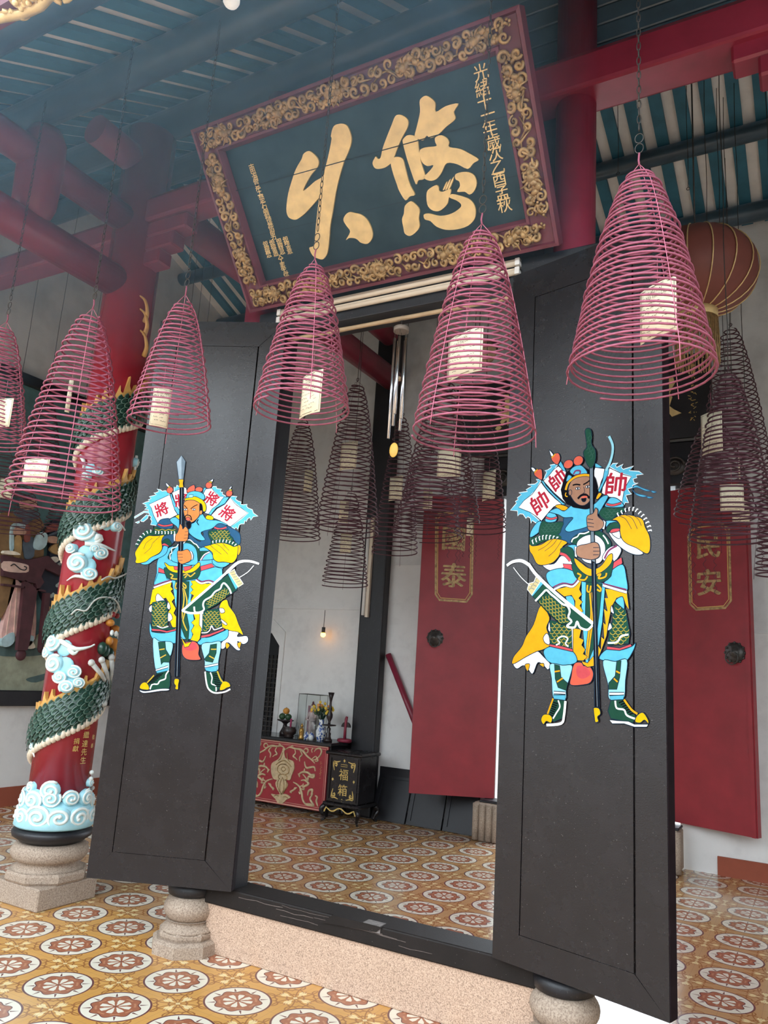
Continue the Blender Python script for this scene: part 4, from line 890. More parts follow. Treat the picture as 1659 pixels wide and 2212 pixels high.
dc = thing('dragon_column', 'red column wound with a green scaled dragon and pale blue clouds', 'column', (CXX, CYY, 0))
mb = MB(); mb.bbox((CXX-.232, CYY-.232, 0), (CXX+.232, CYY+.232, .135), .008); mb.lathe([(.25,.135),(.262,.15),(.262,.185),(.25,.2)], 8, (CXX,CYY,0), Matrix.Rotation(PI/8, 3, 'Z'), smooth=False)
mb.lathe([(.235,.2),(.2,.215),(.185,.235),(.19,.25),(.225,.26),(.245,.29),(.245,.32),(.225,.35),(.2,.362)], 48, (CXX,CYY,0)); mb.build('stone_base', [M['stone']], dc)
mb = MB(); mb.lathe([(.17,.36),(.2,.37),(.252,.405),(.258,.43),(.25,.445),(.225,.452),(.22,.465)], 48, (CXX,CYY,0)); mb.build('timber_collar', [M['black2']], dc)
mb = MB(); mb.cyl((CXX,CYY,.44), (CXX,CYY,5.75), CR, 48); mb.build('shaft', [M['red_col']], dc)
PH0 = -39.6*PI/180; PITCH = .70
def hz(phi): return 1.085 + PITCH*(phi - PH0)/(2*PI)
pa, pb = PH0 - 2.6, PH0 + 2*PI*3 + 2.2; BH = .265
def bump(s_): return .012 + .038*max(0, sin(PI*s_))**.7
mb = MB(); mb.smooth = True; N = 260; K = 10
for i in range(N+1):
    phi = pa + (pb-pa)*i/N; tp = min(1, (N-i)/30+.15)
    for j in range(K+1):
        s_ = j/K; mb.v.append(tuple(cp(phi, hz(phi) + BH*(.5+(s_-.5)*tp), CR - .004 + bump(s_)*tp)))
for i in range(N):
    for j in range(K): a = i*(K+1)+j; mb.face((a, a+K+1, a+K+2, a+1))
body = mb.build('dragon_body', [M['green']], dc)
mb = MB(); rows = 7; st = .048/(CR+.04)
i = 0; phi = pa + .2
while phi < pb - .25:
    for j in range(rows):
        s_ = (j + .5)/rows; ph = phi + (st/2 if j % 2 else 0); r0 = CR + bump(s_) ; w = BH/rows*.62; L = st*.62
        c = cp(ph, hz(ph) + BH*s_, r0 + .006); pts = []; pts2 = []
        for k in range(9):
            a = -PI/2 - PI*k/8; q = ph + L*cos(a)*.95; zz = hz(q) + BH*s_ + w*sin(a)
            pts.append(cp(q, zz, r0 + .0085)); q2 = ph + L*cos(a)*.72; pts2.append(cp(q2, hz(q2) + BH*s_ + w*.74*sin(a), r0 + .0095))
        o = len(mb.v); mb.v += [tuple(v) for v in pts2] + [tuple(cp(ph + L*.5, hz(ph+L*.5) + BH*s_, r0+.003))]
        mb.mat(M['green']); 
        for k in range(8): mb.face((o+k, o+k+1, o+9))
        o2 = len(mb.v); mb.v += [tuple(v) for v in pts]; mb.mat(M['green2'])
        for k in range(8): mb.face((o2+k, o2+k+1, o+k+1, o+k))
    phi += st
mb.build('scales', None, body)
mb = MB(); phi = pa
while phi < pb - .3:
    t = Vector((-sin(phi), cos(phi), PITCH/(2*PI)/CR)).normalized()
    mb.sphere(cp(phi, hz(phi) - .004, CR + .014), .027, 8, (.9, .9, 1.15)); phi += .027/CR
mb.build('belly_rope', [M['creamr']], dc)
mb = MB(); rg = random.Random(3); phi = pa + .1
while phi < pb - .3:
    grp = rg.choice((2, 3, 3, 4))
    for g in range(grp):
        wd = .055/CR; h = rg.uniform(.065, .105)*(1.35 if g == grp//2 else .8); z0 = lambda q: hz(q) + BH*.97
        a = [(phi - wd*.1, 0), (phi + wd*.15, h*.45), (phi + wd*.42, h*1.05), (phi + wd*.5, h), (phi + wd*.58, h*.5), (phi + wd*.85, h*.18), (phi + wd*1.05, 0)]
        o = len(mb.v)
        for q, hh in a: mb.v.append(tuple(cp(q, z0(q) + hh, CR + .022 + .012*hh/.1)))
        for q, hh in a: mb.v.append(tuple(cp(q, z0(q) + hh, CR + .001)))
        n = len(a); mb.face([o+k for k in range(n)])
        for k in range(n-1): mb.face((o+k, o+n+k, o+n+k+1, o+k+1))
        phi += wd*.95
    q2 = phi + .05/CR; o = len(mb.v)
    phi += .03/CR
n_ = int((pb - pa)/.08)
for i in range(n_):
    a, b = pa + .08*i, pa + .08*(i+1)
    if b > pb - .3: break
    o = len(mb.v)
    for q in (a, b):
        for hh, rr in ((-.012, .018), (.022, .026), (.03, .002)): mb.v.append(tuple(cp(q, hz(q) + BH*.97 + hh, CR + rr)))
    mb.face((o, o+3, o+4, o+1)); mb.face((o+1, o+4, o+5, o+2))
mb.build('fin', [M['fin']], dc)
# clouds: spiral discs wrapped on the shaft
def swirl(mb, phi, z, q, turn=1, base=.006, a0=0):
    o = len(mb.v); n = 20; mb.mat(M['cloudb']); mb.smooth = True
    mb.v.append(tuple(cp(phi, z, CR + base + .030)))
    for f, h in ((.55, .028), (.92, .022), (1.0, .0)):
        for k in range(n): a = 2*PI*k/n; mb.v.append(tuple(cp(phi + q*f*cos(a)/CR, z + q*f*sin(a), CR + base + h if f < 1 else CR - .002)))
    for k in range(n):
        k2 = (k+1) % n; mb.face((o, o+1+k, o+1+k2))
        for r_ in (0, 1): mb.face((o+1+r_*n+k, o+1+(r_+1)*n+k, o+1+(r_+1)*n+k2, o+1+r_*n+k2))
    mb.mat(M['cloudw']); m = 30; pts = []
    for i in range(m+1):
        t = i/m; g = q*(.98 - .80*t); a = a0 + turn*2*PI*1.8*t; pts.append(cp(phi + g*cos(a)/CR, z + g*sin(a), CR + base + .020 + .012*t))
    mb.tube(pts, [max(.004, q*.15)]*(m+1), 6); mb.sphere(pts[-1], max(.005, q*.2), 8)
mb = MB(); rg = random.Random(5)
for k in range(11):
    a = 2*PI*k/11; swirl(mb, a, .535 + rg.uniform(-.012,.012), rg.uniform(.062,.075), rg.choice((1,-1)), .022, rg.uniform(0,6)); swirl(mb, a + .28, .635 + rg.uniform(-.02,.03), rg.uniform(.05,.066), rg.choice((1,-1)), .010, rg.uniform(0,6))
for px, py, q in ((72,1700,.035),(110,1708,.062),(182,1718,.045),(190,1690,.028)): f, z = cyl_hit(px, py); swirl(mb, f, z, q, 1, .004, 1)
for px, py in ((192,1668),(190,1682),(198,1702)): f, z = cyl_hit(px, py); mb.mat(M['cloudw']).sphere(cp(f, z, CR+.02), .016, 8)
mb.mat(M['cloudb']); mb.lathe([(.24,.462),(.255,.475),(.245,.53),(.225,.60),(.2,.64)], 40, (CXX,CYY,0)); mb.build('wave_relief', None, dc)
def cloud(items, tails, blobs):
    mb = MB()
    for px, py, q in blobs:
        f, z = cyl_hit(px, py); mb.mat(M['cloudb']); mb.sphere(cp(f, z, CR), q*1.9, 14, (.3,1,1), Matrix.Rotation(f, 3, 'Z'))
    for k, (px, py, q) in enumerate(items): f, z = cyl_hit(px, py); swirl(mb, f, z, q/332, 1 if k % 2 else -1, .008 + .002*k, k)
    mb.mat(M['cloudw'])
    for t, w in tails:
        pts = []
        for x, y in t: f, z = cyl_hit(x, y); pts.append(cp(f, z, CR + .016))
        pts = catmull(pts, 4, False); mb.tube(pts, [w*(.35 + .65*sin(PI*min(1, .25 + i/len(pts)))) for i in range(len(pts))], 7)
    mb.build('cloud_relief', None, dc)
cloud([(182,1147,24),(170,1217,23),(216,1196,15),(194,1240,16),(205,1186,10),(246,1138,12),(160,1186,12)], [([(190,1130),(215,1140),(235,1128),(255,1132),(265,1145)],.018),([(185,1175),(215,1178),(245,1190)],.018),([(205,1160),(215,1165),(200,1178)],.03),([(190,1250),(165,1245),(148,1255)],.012)], [(200,1165,.03),(185,1195,.03),(190,1222,.03),(230,1135,.02)])
cloud([(120,1388,20),(122,1434,21),(160,1452,15),(134,1462,15),(146,1483,15),(168,1474,12),(110,1410,12)], [([(125,1378),(145,1392),(165,1402),(190,1398),(202,1392)],.018),([(150,1400),(160,1412),(170,1405)],.016)], [(140,1400,.03),(140,1440,.035),(155,1468,.03)])
cloud([(212,1020,12),(190,1030,10)], [([(182,1035),(200,1025),(225,1018)],.014),([(178,985),(185,1000),(182,1015)],.014)], [(195,1010,.02)])
cloud([(298,1000,12),(280,1075,16)], [([(300,985),(295,1010),(297,1040)],.012)], [])
cloud([(78,1612,10)], [([(80,1605),(77,1620),(79,1635)],.012)], [])
# head, whiskers and claw on the right flank
def cpt(px, py, dr=.03): f, z = cyl_hit(min(px, 262 - (py-1300)*.17), py); return cp(f, z, CR + dr)
hd = MB(); hd.mat(M['orange'])
for (x, y, r_, s_) in ((230,1345,.032,(1,1,.8)),(240,1358,.034,(1,1,.8)),(236,1392,.045,(1,1,1.1)),(245,1420,.04,(1,1,1.3)),(228,1384,.026,(1,1,1.2))): hd.sphere(cpt(x, y), r_, 12, s_)
hd.mat(M['dred']); [hd.sphere(cpt(x, y), .02, 10) for x, y in ((236,1327),(248,1330))]
hd.mat(M['cloudw']); [hd.sphere(cpt(x, y, .06), .014, 8, (1,1,1.5)) for x, y in ((226,1366),(233,1368),(240,1373))]
hd.mat(M['green']); [hd.sphere(cpt(x, y, .02), .035, 10, (1,1,1.3)) for x, y in ((222,1405),(230,1412),(216,1400))]
head = hd.build('dragon_head', None, dc)
mb = MB()
for t in ([(160,1329),(170,1318),(185,1320),(198,1300),(212,1291),(230,1292),(240,1305),(243,1322)], [(213,1254),(225,1246),(236,1249),(250,1242),(266,1238)]): mb.tube(catmull([cpt(x, y, .055) for x, y in t], 4, False), .006, 6)
mb.build('whisker', [M['claw']], head)
mb = MB()
for x, y in ((191,1431),(209,1425),(226,1419),(239,1427)):
    mb.tube([cpt(224,1484,.03), cpt((224+x)/2, (1484+y)/2, .055), cpt(x, y, .05)], [.017,.014,.018], 8); mb.sphere(cpt(x, y, .05), .024, 10)
mb.tube([cpt(224,1484,.03), cpt(217,1505,.04), cpt(213,1517,.04)], [.02,.016,.016], 8); mb.sphere(cpt(211,1519,.045), .025, 10); mb.build('claw', [M['claw']], dc)
mb = MB()                                       # tail spikes at the top right
for k, (x, y, a) in enumerate(((300,745,0),(303,700,.3),(300,672,.6))):
    f, z = cyl_hit(300, y + 10); b = cp(f + .25, z - .03, CR + .01); mb.tube(catmull([b, b + Vector((.05,-.03,.05)), b + Vector((.035,-.05,.14)), b + Vector((-.02,-.06,.19))], 4, False), [.016*(1 - i/14) + .004 for i in range(13)], 6)
mb.build('tail_spike', [M['fin']], dc)
mb = MB(); mb.mat(M['goldpaint'])
for ch, x, y, s_ in [('鄧',188,1569,.05),('繼',186,1587,.05),('達',183,1606,.05),('先',181,1624,.05),('生',179,1642,.05),('捐',165,1601,.042),('獻',163,1617,.042),('敬',201,1592,.036),('奉',198,1611,.036)]:
    f, z = cyl_hit(x, y); text_on(mb, Frame(cp(f, z), (-sin(f), cos(f), 0), (0,0,1)), ch, 0, 0, s_, .003, 0)
tag(mb.build('inscription', None, dc), 'small gold painted donor characters')
# ================================================================ hanging incense coils, chains, prayer cards
def coil(top, bl, br, Y, label, turns=34, mat='pink', rt=.0042, group=None, r0=.036, seg=30, strings=3, stem=.1, ragged=0, rot=0, pw=.66):
    a = ony(*top, Y); L = ony(*bl, Y); Rr = ony(*br, Y); R_ = (br[0] - bl[0])/2/F*((L + Rr)*.5 - EYE).dot(MW @ Vector((0,0,1))); zb = (L.z + Rr.z)/2; H_ = a.z - zb; cx = (a.x + (L.x + Rr.x)/2)/2
    t = thing('incense_coil', label, 'incense coil', (cx, Y, a.z + stem), rot, group)
    pts = [Vector((p.x, p.y, p.z)) for p in spiral_tube((0,0), r0*R_/.26, R_, -stem, -stem - H_, turns, seg, lambda q: q**pw)]
    mt = Matrix.Translation((cx, Y, a.z + stem)) @ Matrix.Rotation(rot, 4, 'Z')
    jit = random.Random(int(top[0])); ph = [jit.uniform(0, 6.28) for _ in range(3)]
    pts = [mt @ (p + Vector((.004*sin(i*.13 + ph[0]), .004*sin(i*.11 + ph[1]), .0035*sin(i*.21 + ph[2])))) for i, p in enumerate(pts)]
    mb = MB(); mb.tube(pts, rt, 5); mb.build('spiral', [M[mat]], t)
    mb = MB(); mb.tube([mt @ Vector((0,0,.0)), mt @ Vector((.004,0,-stem*.3)), mt @ Vector((0,0,-stem*.55))], .004, 6); mb.build('hook', [M[mat]], t)
    for k in range(strings):
        an = 2*PI*k/strings + .9; ln = 1.0 + (.06 if k % 2 else .02); mb = MB(); q = []
        for i in range(14):
            f = i/13*ln; rr = (r0*R_/.26 + (R_ - r0*R_/.26)*min(1, f)**pw) + .004; q.append(mt @ Vector((rr*cos(an), rr*sin(an), -stem - H_*f)))
        mb.tube([mt @ Vector((0,0,-stem*.5))] + q, .0016 if mat == 'pink' else .0014, 4); mb.build('thread', [M['pinkthread' if mat == 'pink' else mat]], t)
    for k in range(ragged):
        an = jit.uniform(0, 6.28); rr = R_*jit.uniform(.6, 1); b = mt @ Vector((rr*cos(an), rr*sin(an), -stem - H_)); mb = MB(); n = 30; ln = jit.uniform(.1, .35)
        mb.tube([b + Vector((.008*sin(i*1.3), .008*cos(i*1.3), -ln*i/n)) for i in range(n)], .0016, 4); mb.build('burnt_strand', [M[mat]], t)
    return t, Vector((cx, Y, a.z + stem)), H_, R_
def chain(p, ztop, label, link=.034, r=.0022, group='chains holding the incense coils', rings=True):
    mb = MB(); z = p.z; k = 0
    if rings:
        for j in range(2):
            mb.tube([p + Vector((.016*cos(i*PI/7), 0, .02 + .045*j + .021*sin(i*PI/7))) for i in range(14)], r, 5, closed=True)
        z = p.z + .1
    n = int((ztop - z)/link)
    for i in range(n):
        c = Vector((p.x, p.y, z + link*(i+.5))); d = Vector((1,0,0)) if i % 2 else Vector((0,1,0))
        mb.tube([c + d*(.0075*cos(a*PI/4)) + Vector((0,0,.021*sin(a*PI/4))) for a in range(8)], r, 4, closed=True)
    return tag(mb.build('hanging_chain', [M['iron']]), label, 'chain', group)
def wire(p, z0, z1, label, r=.003, group='thin wires hanging in the rear hall'):
    mb = MB(); n = max(2, int((z1-z0)/.25)); mb.tube([(p[0] + .004*sin(i*1.7), p[1], z0 + (z1-z0)*i/n) for i in range(n+1)], r, 5)
    mb.tube([(p[0] + .014*cos(i*PI/5), p[1], z0 - .013 + .014*sin(i*PI/5)) for i in range(10)], r, 4, closed=True)
    return tag(mb.build('hanging_wire', [M['iron']]), label, 'wire', group)
def card(px, py, Y, wpx, hpx, yaw, label, text=True, tilt=0, group=None, lines=7):
    c = ony(px, py, Y); dist = (c - EYE).dot(MW @ Vector((0,0,1))); k = dist/F; h = hpx*k; w = wpx*k
    fr = Frame(c, (cos(yaw), sin(yaw), 0), (0,0,1)); tc_ = (EYE - c); tc_.z = 0; w /= max(.45, abs(fr.n.dot(tc_.normalized()))) if wpx > 15 else 1
    t = thing('prayer_card', label, 'paper card', mtx=fr.mtx(), group=group)
    mb = MB(); mb.smooth = True; n = 6; o = 0
    for s_ in (0, 1):
        for i in range(n+1):
            for y in (-h/2, h/2): x = w*(i/n - .5); mb.v.append(tuple(fr.at(x, y, .012*w/.15*sin(PI*i/n) - .0012*s_)))
    for i in range(n):
        a = 2*i; b = a + 2*(n+1); mb.face((a, a+2, a+3, a+1)); mb.face((b, b+1, b+3, b+2)); mb.face((a, b, b+2, a+2)); mb.face((a+1, a+3, b+3, b+1))
    mb.face((0, 1, 2*n+3, 2*n+2)); mb.face((2*n, 4*n+2, 4*n+3, 2*n+1)); mb.build('paper', [M['paper']], t)
    mb = MB(); mb.mat(M['ink']); rg = random.Random(int(px*7+py)); lift = .0145*w/.15 + .0005
    e = .92
    for q in ([(-w/2*e, -h/2*e), (w/2*e, -h/2*e), (w/2*e, h/2*e), (-w/2*e, h/2*e)],): 
        pts = q + q[:1]
        for a, b in zip(pts, pts[1:]): 
            m_ = [(a[0]+(b[0]-a[0])*i/4, a[1]+(b[1]-a[1])*i/4) for i in range(5)]
            for u, v in zip(m_, m_[1:]): ribbon(mb, fr, [u, v], w*.012, .0128*w/.15*sin(PI*((u[0]+v[0])/2/w+.5)) + .0009)
    if text: 
        text_on(mb, fr, 'CAU AN', 0, h*.36, h*.085, lift); text_on(mb, fr, 'CAU TAI LOC', 0, h*.27, h*.085, lift)
    for i in range(lines):
        y = h*(.16 - .085*i); x = -w*.36; 
        while x < w*.34:
            l = w*rg.uniform(.04, .12)
            if rg.random() < .7: ribbon(mb, fr, [(x, y + h*rg.uniform(-.012,.012)), (x + l*.5, y + h*rg.uniform(-.015,.015)), (x + l, y + h*rg.uniform(-.012,.012))], h*.010, lift)
            x += l + w*.025
    mb.build('writing', None, t)
    mb = MB(); mb.tube([fr.at(0, h/2, 0), fr.at(0, h/2 + .12, 0)], .001, 4); mb.build('thread', [M['pinkthread']], t)
    return t
Y1 = 2.75
front = [((1385,378),(1232,835),(1540,785),Y1,'large pink incense coil in front of the right painted door, rightmost',35,.0045),
 ((1043,505),(893,950),(1157,935),Y1,'pink incense coil hanging over the left edge of the right painted door',34,.0045),
 ((683,578),(548,865),(754,915),Y1,'pink incense coil below the left big character, at the right edge of the left door',28,.0045),
 ((400,655),(278,900),(456,940),Y1,'pink incense coil in front of the top of the left painted door',25,.0045),
 ((203,682),(15,1100),(257,1085),2.6,'widest pink incense coil hanging in front of the dragon column',31,.0050),
 ((15,710),(-115,965),(50,955),Y1,'pink incense coil cut off by the left edge of the photo',30,.0045)]
for k, (tp, bl, br, Y, lab, n, rt) in enumerate(front):
    t, p, H_, R_ = coil(tp, bl, br, Y, lab, n, 'pink', rt, group='front row of pink incense coils', rot=k*1.1 + 2.4)
    chain(p, zf(Y) - .05, ['iron chain above the rightmost pink coil', 'iron chain crossing the right side of the plaque', 'iron chain crossing the left big character', 'iron chain above the coil in front of the left door', 'iron chain above the widest pink coil', 'iron chain above the coil at the left edge'][k])
for a in [(1421,672,2.72,74,124,-.55,'cream prayer card in the rightmost pink coil'), (1004,767,2.72,73,100,-.4,'cream prayer card with printed heading in the coil beside the lintel'), (672,852,2.72,42,96,-.38,'cream prayer card hanging low in the coil under the left character'),
          (347,880,2.72,38,88,1.0,'tan prayer card hanging edge-on in the coil before the left door'), (77,1018,2.55,48,54,.12,'cream prayer card low in the widest coil'), (150,855,2.6,10,75,1.35,'prayer card seen almost edge-on high in the widest coil'), (5,893,2.72,34,64,.1,'cream prayer card cut by the left edge of the photo')]: card(*a)
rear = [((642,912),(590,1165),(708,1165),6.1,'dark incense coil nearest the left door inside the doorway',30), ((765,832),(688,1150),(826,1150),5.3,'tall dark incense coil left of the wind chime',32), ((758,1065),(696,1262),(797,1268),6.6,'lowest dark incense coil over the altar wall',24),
 ((873,905),(800,1200),(900,1195),6.3,'dark incense coil behind the wind chime pendant',30), ((955,828),(868,1128),(1045,1118),4.8,'shaded incense coil behind the coil beside the lintel',30), ((930,960),(845,1160),(1000,1160),7.0,'dark coil half hidden left of the red gate door',22), ((1045,905),(985,1150),(1098,1145),6.0,'burnt dark coil with hanging strands before the left red door',24),
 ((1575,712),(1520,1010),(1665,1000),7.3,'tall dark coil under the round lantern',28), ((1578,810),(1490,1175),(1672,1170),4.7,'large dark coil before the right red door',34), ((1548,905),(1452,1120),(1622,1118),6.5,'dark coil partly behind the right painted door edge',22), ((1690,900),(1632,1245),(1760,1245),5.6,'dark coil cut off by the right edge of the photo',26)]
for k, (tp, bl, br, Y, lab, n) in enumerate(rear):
    t, p, H_, R_ = coil(tp, bl, br, Y, lab, n, 'incense_shaded', .0055, group='dark incense coils in the rear hall', rot=k*1.7, seg=24, stem=.06, ragged=5 if k in (4, 6, 8, 9) else 0)
    wire((p.x, p.y), p.z, (zr(Y) if Y > YR else zf(Y)) - .02, ['wire above the coil nearest the left door','wire above the tall coil left of the wind chime','wire above the lowest coil over the altar','wire above the coil behind the wind chime','wire above the shaded coil','wire above the half hidden coil','wire above the burnt coil','wire above the coil under the lantern','wire above the large right coil','wire above the coil behind the right door edge','wire above the coil at the right edge'][k])
for a in [(753,985,5.3,35,62,-.1,'prayer card on the tall coil left of the wind chime'), (666,1040,6.1,18,50,.9,'dim prayer card on the coil nearest the left door'), (743,1105,6.5,20,50,.9,'narrow prayer card above the lowest coil'), (747,1173,6.5,24,46,.2,'grey prayer card at the heart of the lowest coil'), (855,1055,6.2,28,54,-.1,'prayer card under the wind chime pendant'),
          (970,1000,4.8,50,63,.1,'cream prayer card on the shaded coil'), (1056,1049,6.0,27,64,-.5,'cream prayer card before the left red door'), (924,1080,6.95,20,50,.8,'tan prayer card half hidden in the shaded coil'), (1015,1138,6.3,14,40,.6,'small prayer card hanging in front of the gold panel'),
          (1537,935,4.7,42,92,-.6,'prayer card on the large dark coil at right'), (1581,1075,4.75,47,58,.1,'prayer card low before the right red door'), (1600,1105,6.5,34,50,.1,'prayer card behind and right of the low one'), (1597,1010,5.6,8,50,1.3,'prayer card seen edge-on among the right dark coils')]: card(*a, text=False, lines=8)
left = [((90,862),(48,1010),(140,1000),4.9,'small dark coil behind the widest pink coil',22), ((0,985),(-85,1150),(112,1140),4.6,'dark coil at the left edge low before the mural',18), ((150,1030),(102,1150),(196,1150),5.2,'dark coil between the mural and the dragon column',16)]
for k, (tp, bl, br, Y, lab, n) in enumerate(left):
    t, p, H_, R_ = coil(tp, bl, br, Y, lab, n, 'incense_shaded', .0045, group='dark coils before the left mural', rot=k, seg=24, stem=.06)
    wire((p.x, p.y), p.z, zf(Y) - .02, ['wire above the small coil behind the widest coil','wire above the low coil at the left edge','wire above the coil beside the dragon column'][k])
card(12, 1055, 4.55, 27, 46, .1, 'prayer card at the left edge above the mural figure', False); card(155, 1105, 5.1, 12, 40, .7, 'pink-tinted card beside the dragon column', False)
# loose chains and wires against the walls
for k, (px, y0, Y, lab, big) in enumerate([(105,560,5.6,'heavy chain with a ring before the left wall',1), (45,620,5.4,'wire before the left wall near the photo edge',0), (75,590,5.8,'second wire before the left wall',0), (210,560,6.2,'wire before the left wall beside the red beam',0), (415,640,6.0,'wire left of the stepped corbel',0), (432,650,6.1,'wire between the corbel and the rear stripes',0), (452,660,6.2,'wire in front of the black purlin end',0),
    (1560,640,6.6,'wire with a ring right of the lantern',0), (1575,650,6.7,'wire behind the round lantern',0), (1600,620,6.6,'wire at the far right beside the lantern',0), (1335,300,6.4,'wire before the striped roof, left of the chain',0), (1485,330,6.5,'wire with a small ring before the striped roof',0), (945,760,6.2,'wire right of the wind chime',0), (1025,740,6.0,'wire pair inside the coil beside the lintel',0)]):
    q = ony(px, y0, Y); zt_ = (zr(Y) if Y > YR else zf(Y)) - .02
    z0_ = q.z - (1.0 if k in (7, 8, 9, 12, 13) else .55 if k < 4 else .35)
    if big: chain(Vector((q.x, q.y, z0_)), zt_, lab, .05, .005, 'chains before the left wall')
    else: wire((q.x, q.y), z0_, zt_, lab)
# ================================================================ mural on the left wall
frM = Frame((XL+.03, 3.2, 0), (0,1,0), (0,0,1))
mu = thing('wall_mural', 'black framed relief mural of robed figures and a dark table on the left wall', 'mural', mtx=Matrix.Translation((XL, 3.2, 1.0)))
mc = {k: plain('mural_'+k, tuple(min(.8, v*1.6) for v in c), .6, .25, 9, .05) for k, c in dict(teal=(.055,.12,.125), ground=(.19,.20,.145), shade=(.045,.075,.072), navy=(.012,.016,.028), brown=(.15,.085,.035), slate=(.055,.075,.095), skin=(.34,.20,.14), blue=(.26,.36,.38), red=(.16,.045,.035), maroon=(.045,.013,.017), tan=(.42,.29,.24), pink=(.46,.28,.25), ochre=(.30,.19,.075), cream=(.5,.45,.36), grey=(.27,.31,.28), black=(.012,.012,.014)).items()}
zb_ = onx(50, 1491, XL).z; zb2 = onx(50, 1524, XL).z; zt_ = onx(80, 845, XL).z; Y0m, Y1m = 3.3, 7.6
def mpt(x, y, h): a, b = frM.px(x/5.53, 1060 + y/5.53); return frM.at(a, b, h)
mb = MB(); mb.box((XL, Y0m, zb_), (XL+.03, Y1m, zt_)); mb.build('backboard', [mc['teal']], mu)
for nm, a, b in (('frame_bar', (XL, Y0m-.1, zb2), (XL+.09, Y1m+.1, zb_)), ('frame_bar', (XL, Y0m-.1, zt_), (XL+.09, Y1m+.1, zt_+.12)), ('frame_bar', (XL, Y0m-.1, zb_), (XL+.09, Y0m, zt_)), ('frame_bar', (XL, Y1m, zb_), (XL+.09, Y1m+.1, zt_))):
    mb = MB(); mb.bbox(a, b, .01); mb.build(nm, [M['black2']], mu)
def rel(mb, col, txt, h, th=.02):
    p = [tuple(map(float, t.split(','))) for t in txt.split()]; p = catmull([(x, y, 0) for x, y in p], 3); mb.mat(mc[col])
    mb.prism([mpt(v.x, v.y, h) for v in p], Vector((th, 0, 0)))
mb = MB(); mb.mat(mc['ground']); mb.prism([frM.at(Y0m-3.2, zb_, .0), frM.at(Y1m-3.2, zb_, .0), frM.at(Y1m-3.2, zb_+.55, 0), frM.at(4.2-3.2, zb_+.62, 0), frM.at(Y0m-3.2, zb_+.6, 0)], (.012,0,0))
rel(mb, 'shade', '-60,1830 200,1800 420,1880 620,1800 840,1760 830,1900 500,1960 250,1980 -60,1960', .012, .004); rel(mb, 'shade', '300,2250 500,2190 760,2120 640,2200 420,2290', .012, .004); mb.build('painted_ground', None, mu)
mb = MB(); rel(mb, 'navy', '560,420 700,330 860,330 900,700 870,1300 700,1330 520,1370 420,1000 560,800', .0, .05)
for x, y in ((745,530),(770,710),(765,800),(690,875),(670,1125),(600,1250),(770,1010),(800,450)):
    mb.mat(mc['grey']); 
    for k in range(3): mb.sphere(mpt(x - 22 + 22*k, y + (8 if k != 1 else -10), .05), .022, 8, (.35,1,1))
rel(mb, 'slate', '480,560 640,480 620,520 560,540 500,590', .05); rel(mb, 'skin', '500,560 570,545 640,570 700,610 720,690 640,640 520,620', .06, .04); rel(mb, 'ochre', '540,700 600,640 680,660 720,720 680,770 590,750', .05, .03); rel(mb, 'red', '500,500 540,420 640,390 640,470 560,490', .04, .03)
rel(mb, 'cream', '560,800 620,790 650,830 600,860', .06); mb.build('robed_figure', None, mu)
mb = MB(); rel(mb, 'brown', '-60,320 60,260 200,240 330,240 420,320 480,430 420,500 450,560 470,800 330,840 100,810 -60,760', .0, .07); rel(mb, 'slate', '110,250 200,215 340,230 410,330 330,350 240,420 205,340 130,300', .07, .02)
rel(mb, 'skin', '190,130 250,100 340,110 365,160 340,215 260,235 200,210', .06, .05); rel(mb, 'slate', '180,110 250,60 350,80 375,130 330,120 230,115', .08, .03); rel(mb, 'brown', '0,850 140,1050 110,1220 40,1400 -60,1500', .0, .06)
rel(mb, 'pink', '120,1060 200,1100 330,1090 385,1200 375,1770 240,1720 140,1740 -20,1760 20,1500', .0, .06)
for q in ('90,1300 100,1280 40,1720 25,1720', '150,1200 160,1200 130,1720 118,1720', '300,1300 312,1300 330,1740 316,1740', '345,1280 355,1280 365,1700 352,1720'): rel(mb, 'tan', q, .06, .006)
rel(mb, 'blue', '-20,1760 110,1690 120,1800 50,1860 -20,1850', .02, .05); rel(mb, 'blue', '225,1720 360,1740 310,1850 225,1800', .02, .05); rel(mb, 'cream', '270,1840 330,1790 372,1870 290,1885', .03, .04); rel(mb, 'blue', '75,420 200,400 245,430 262,470 110,470 95,690 62,700', .07, .03); rel(mb, 'skin', '95,455 150,440 225,480 212,525 95,530', .09, .03)
rel(mb, 'red', '248,400 278,470 272,600 220,612 215,500', .1, .02); rel(mb, 'blue', '335,600 400,505 480,525 470,650 400,710 335,690', .08, .04); rel(mb, 'ochre', '110,560 190,560 180,780 110,790', .075, .02); rel(mb, 'slate', '210,600 330,560 340,780 250,820 225,760', .075, .02); mb.build('robed_figure', None, mu)
mb = MB(); rel(mb, 'ochre', '440,1730 560,1620 640,1500 668,1495 620,1680 520,1750', .0, .06)
for x, y, q in ((545,1395,.045),(550,1470,.05),(525,1540,.05),(510,1600,.05),(625,1385,.045),(620,1440,.045),(700,1340,.05),(690,1400,.04),(580,1560,.05)): mb.mat(mc['ochre']); mb.sphere(mpt(x, y, .03), q, 12, (.5,1,1))
mb.build('rock_relief', None, mu)
mb = MB(); mb.mat(mc['maroon'])
for t in ('-60,770 240,832 480,780 440,930 395,1030 430,1090 350,1200 330,1110 190,1080 -60,1020', '480,780 560,860 722,970 655,1032 440,930', '195,1060 350,1180 250,1830 225,1900 110,1900', '440,1220 502,1220 450,1860 378,1900', '-60,1110 200,1140 200,1165 -60,1135', '330,1160 450,1190 450,1210 330,1185'): 
    p = [tuple(map(float, q.split(','))) for q in t.split()]; mb.prism([mpt(x, y, .09) for x, y in p], Vector((.05,0,0)))
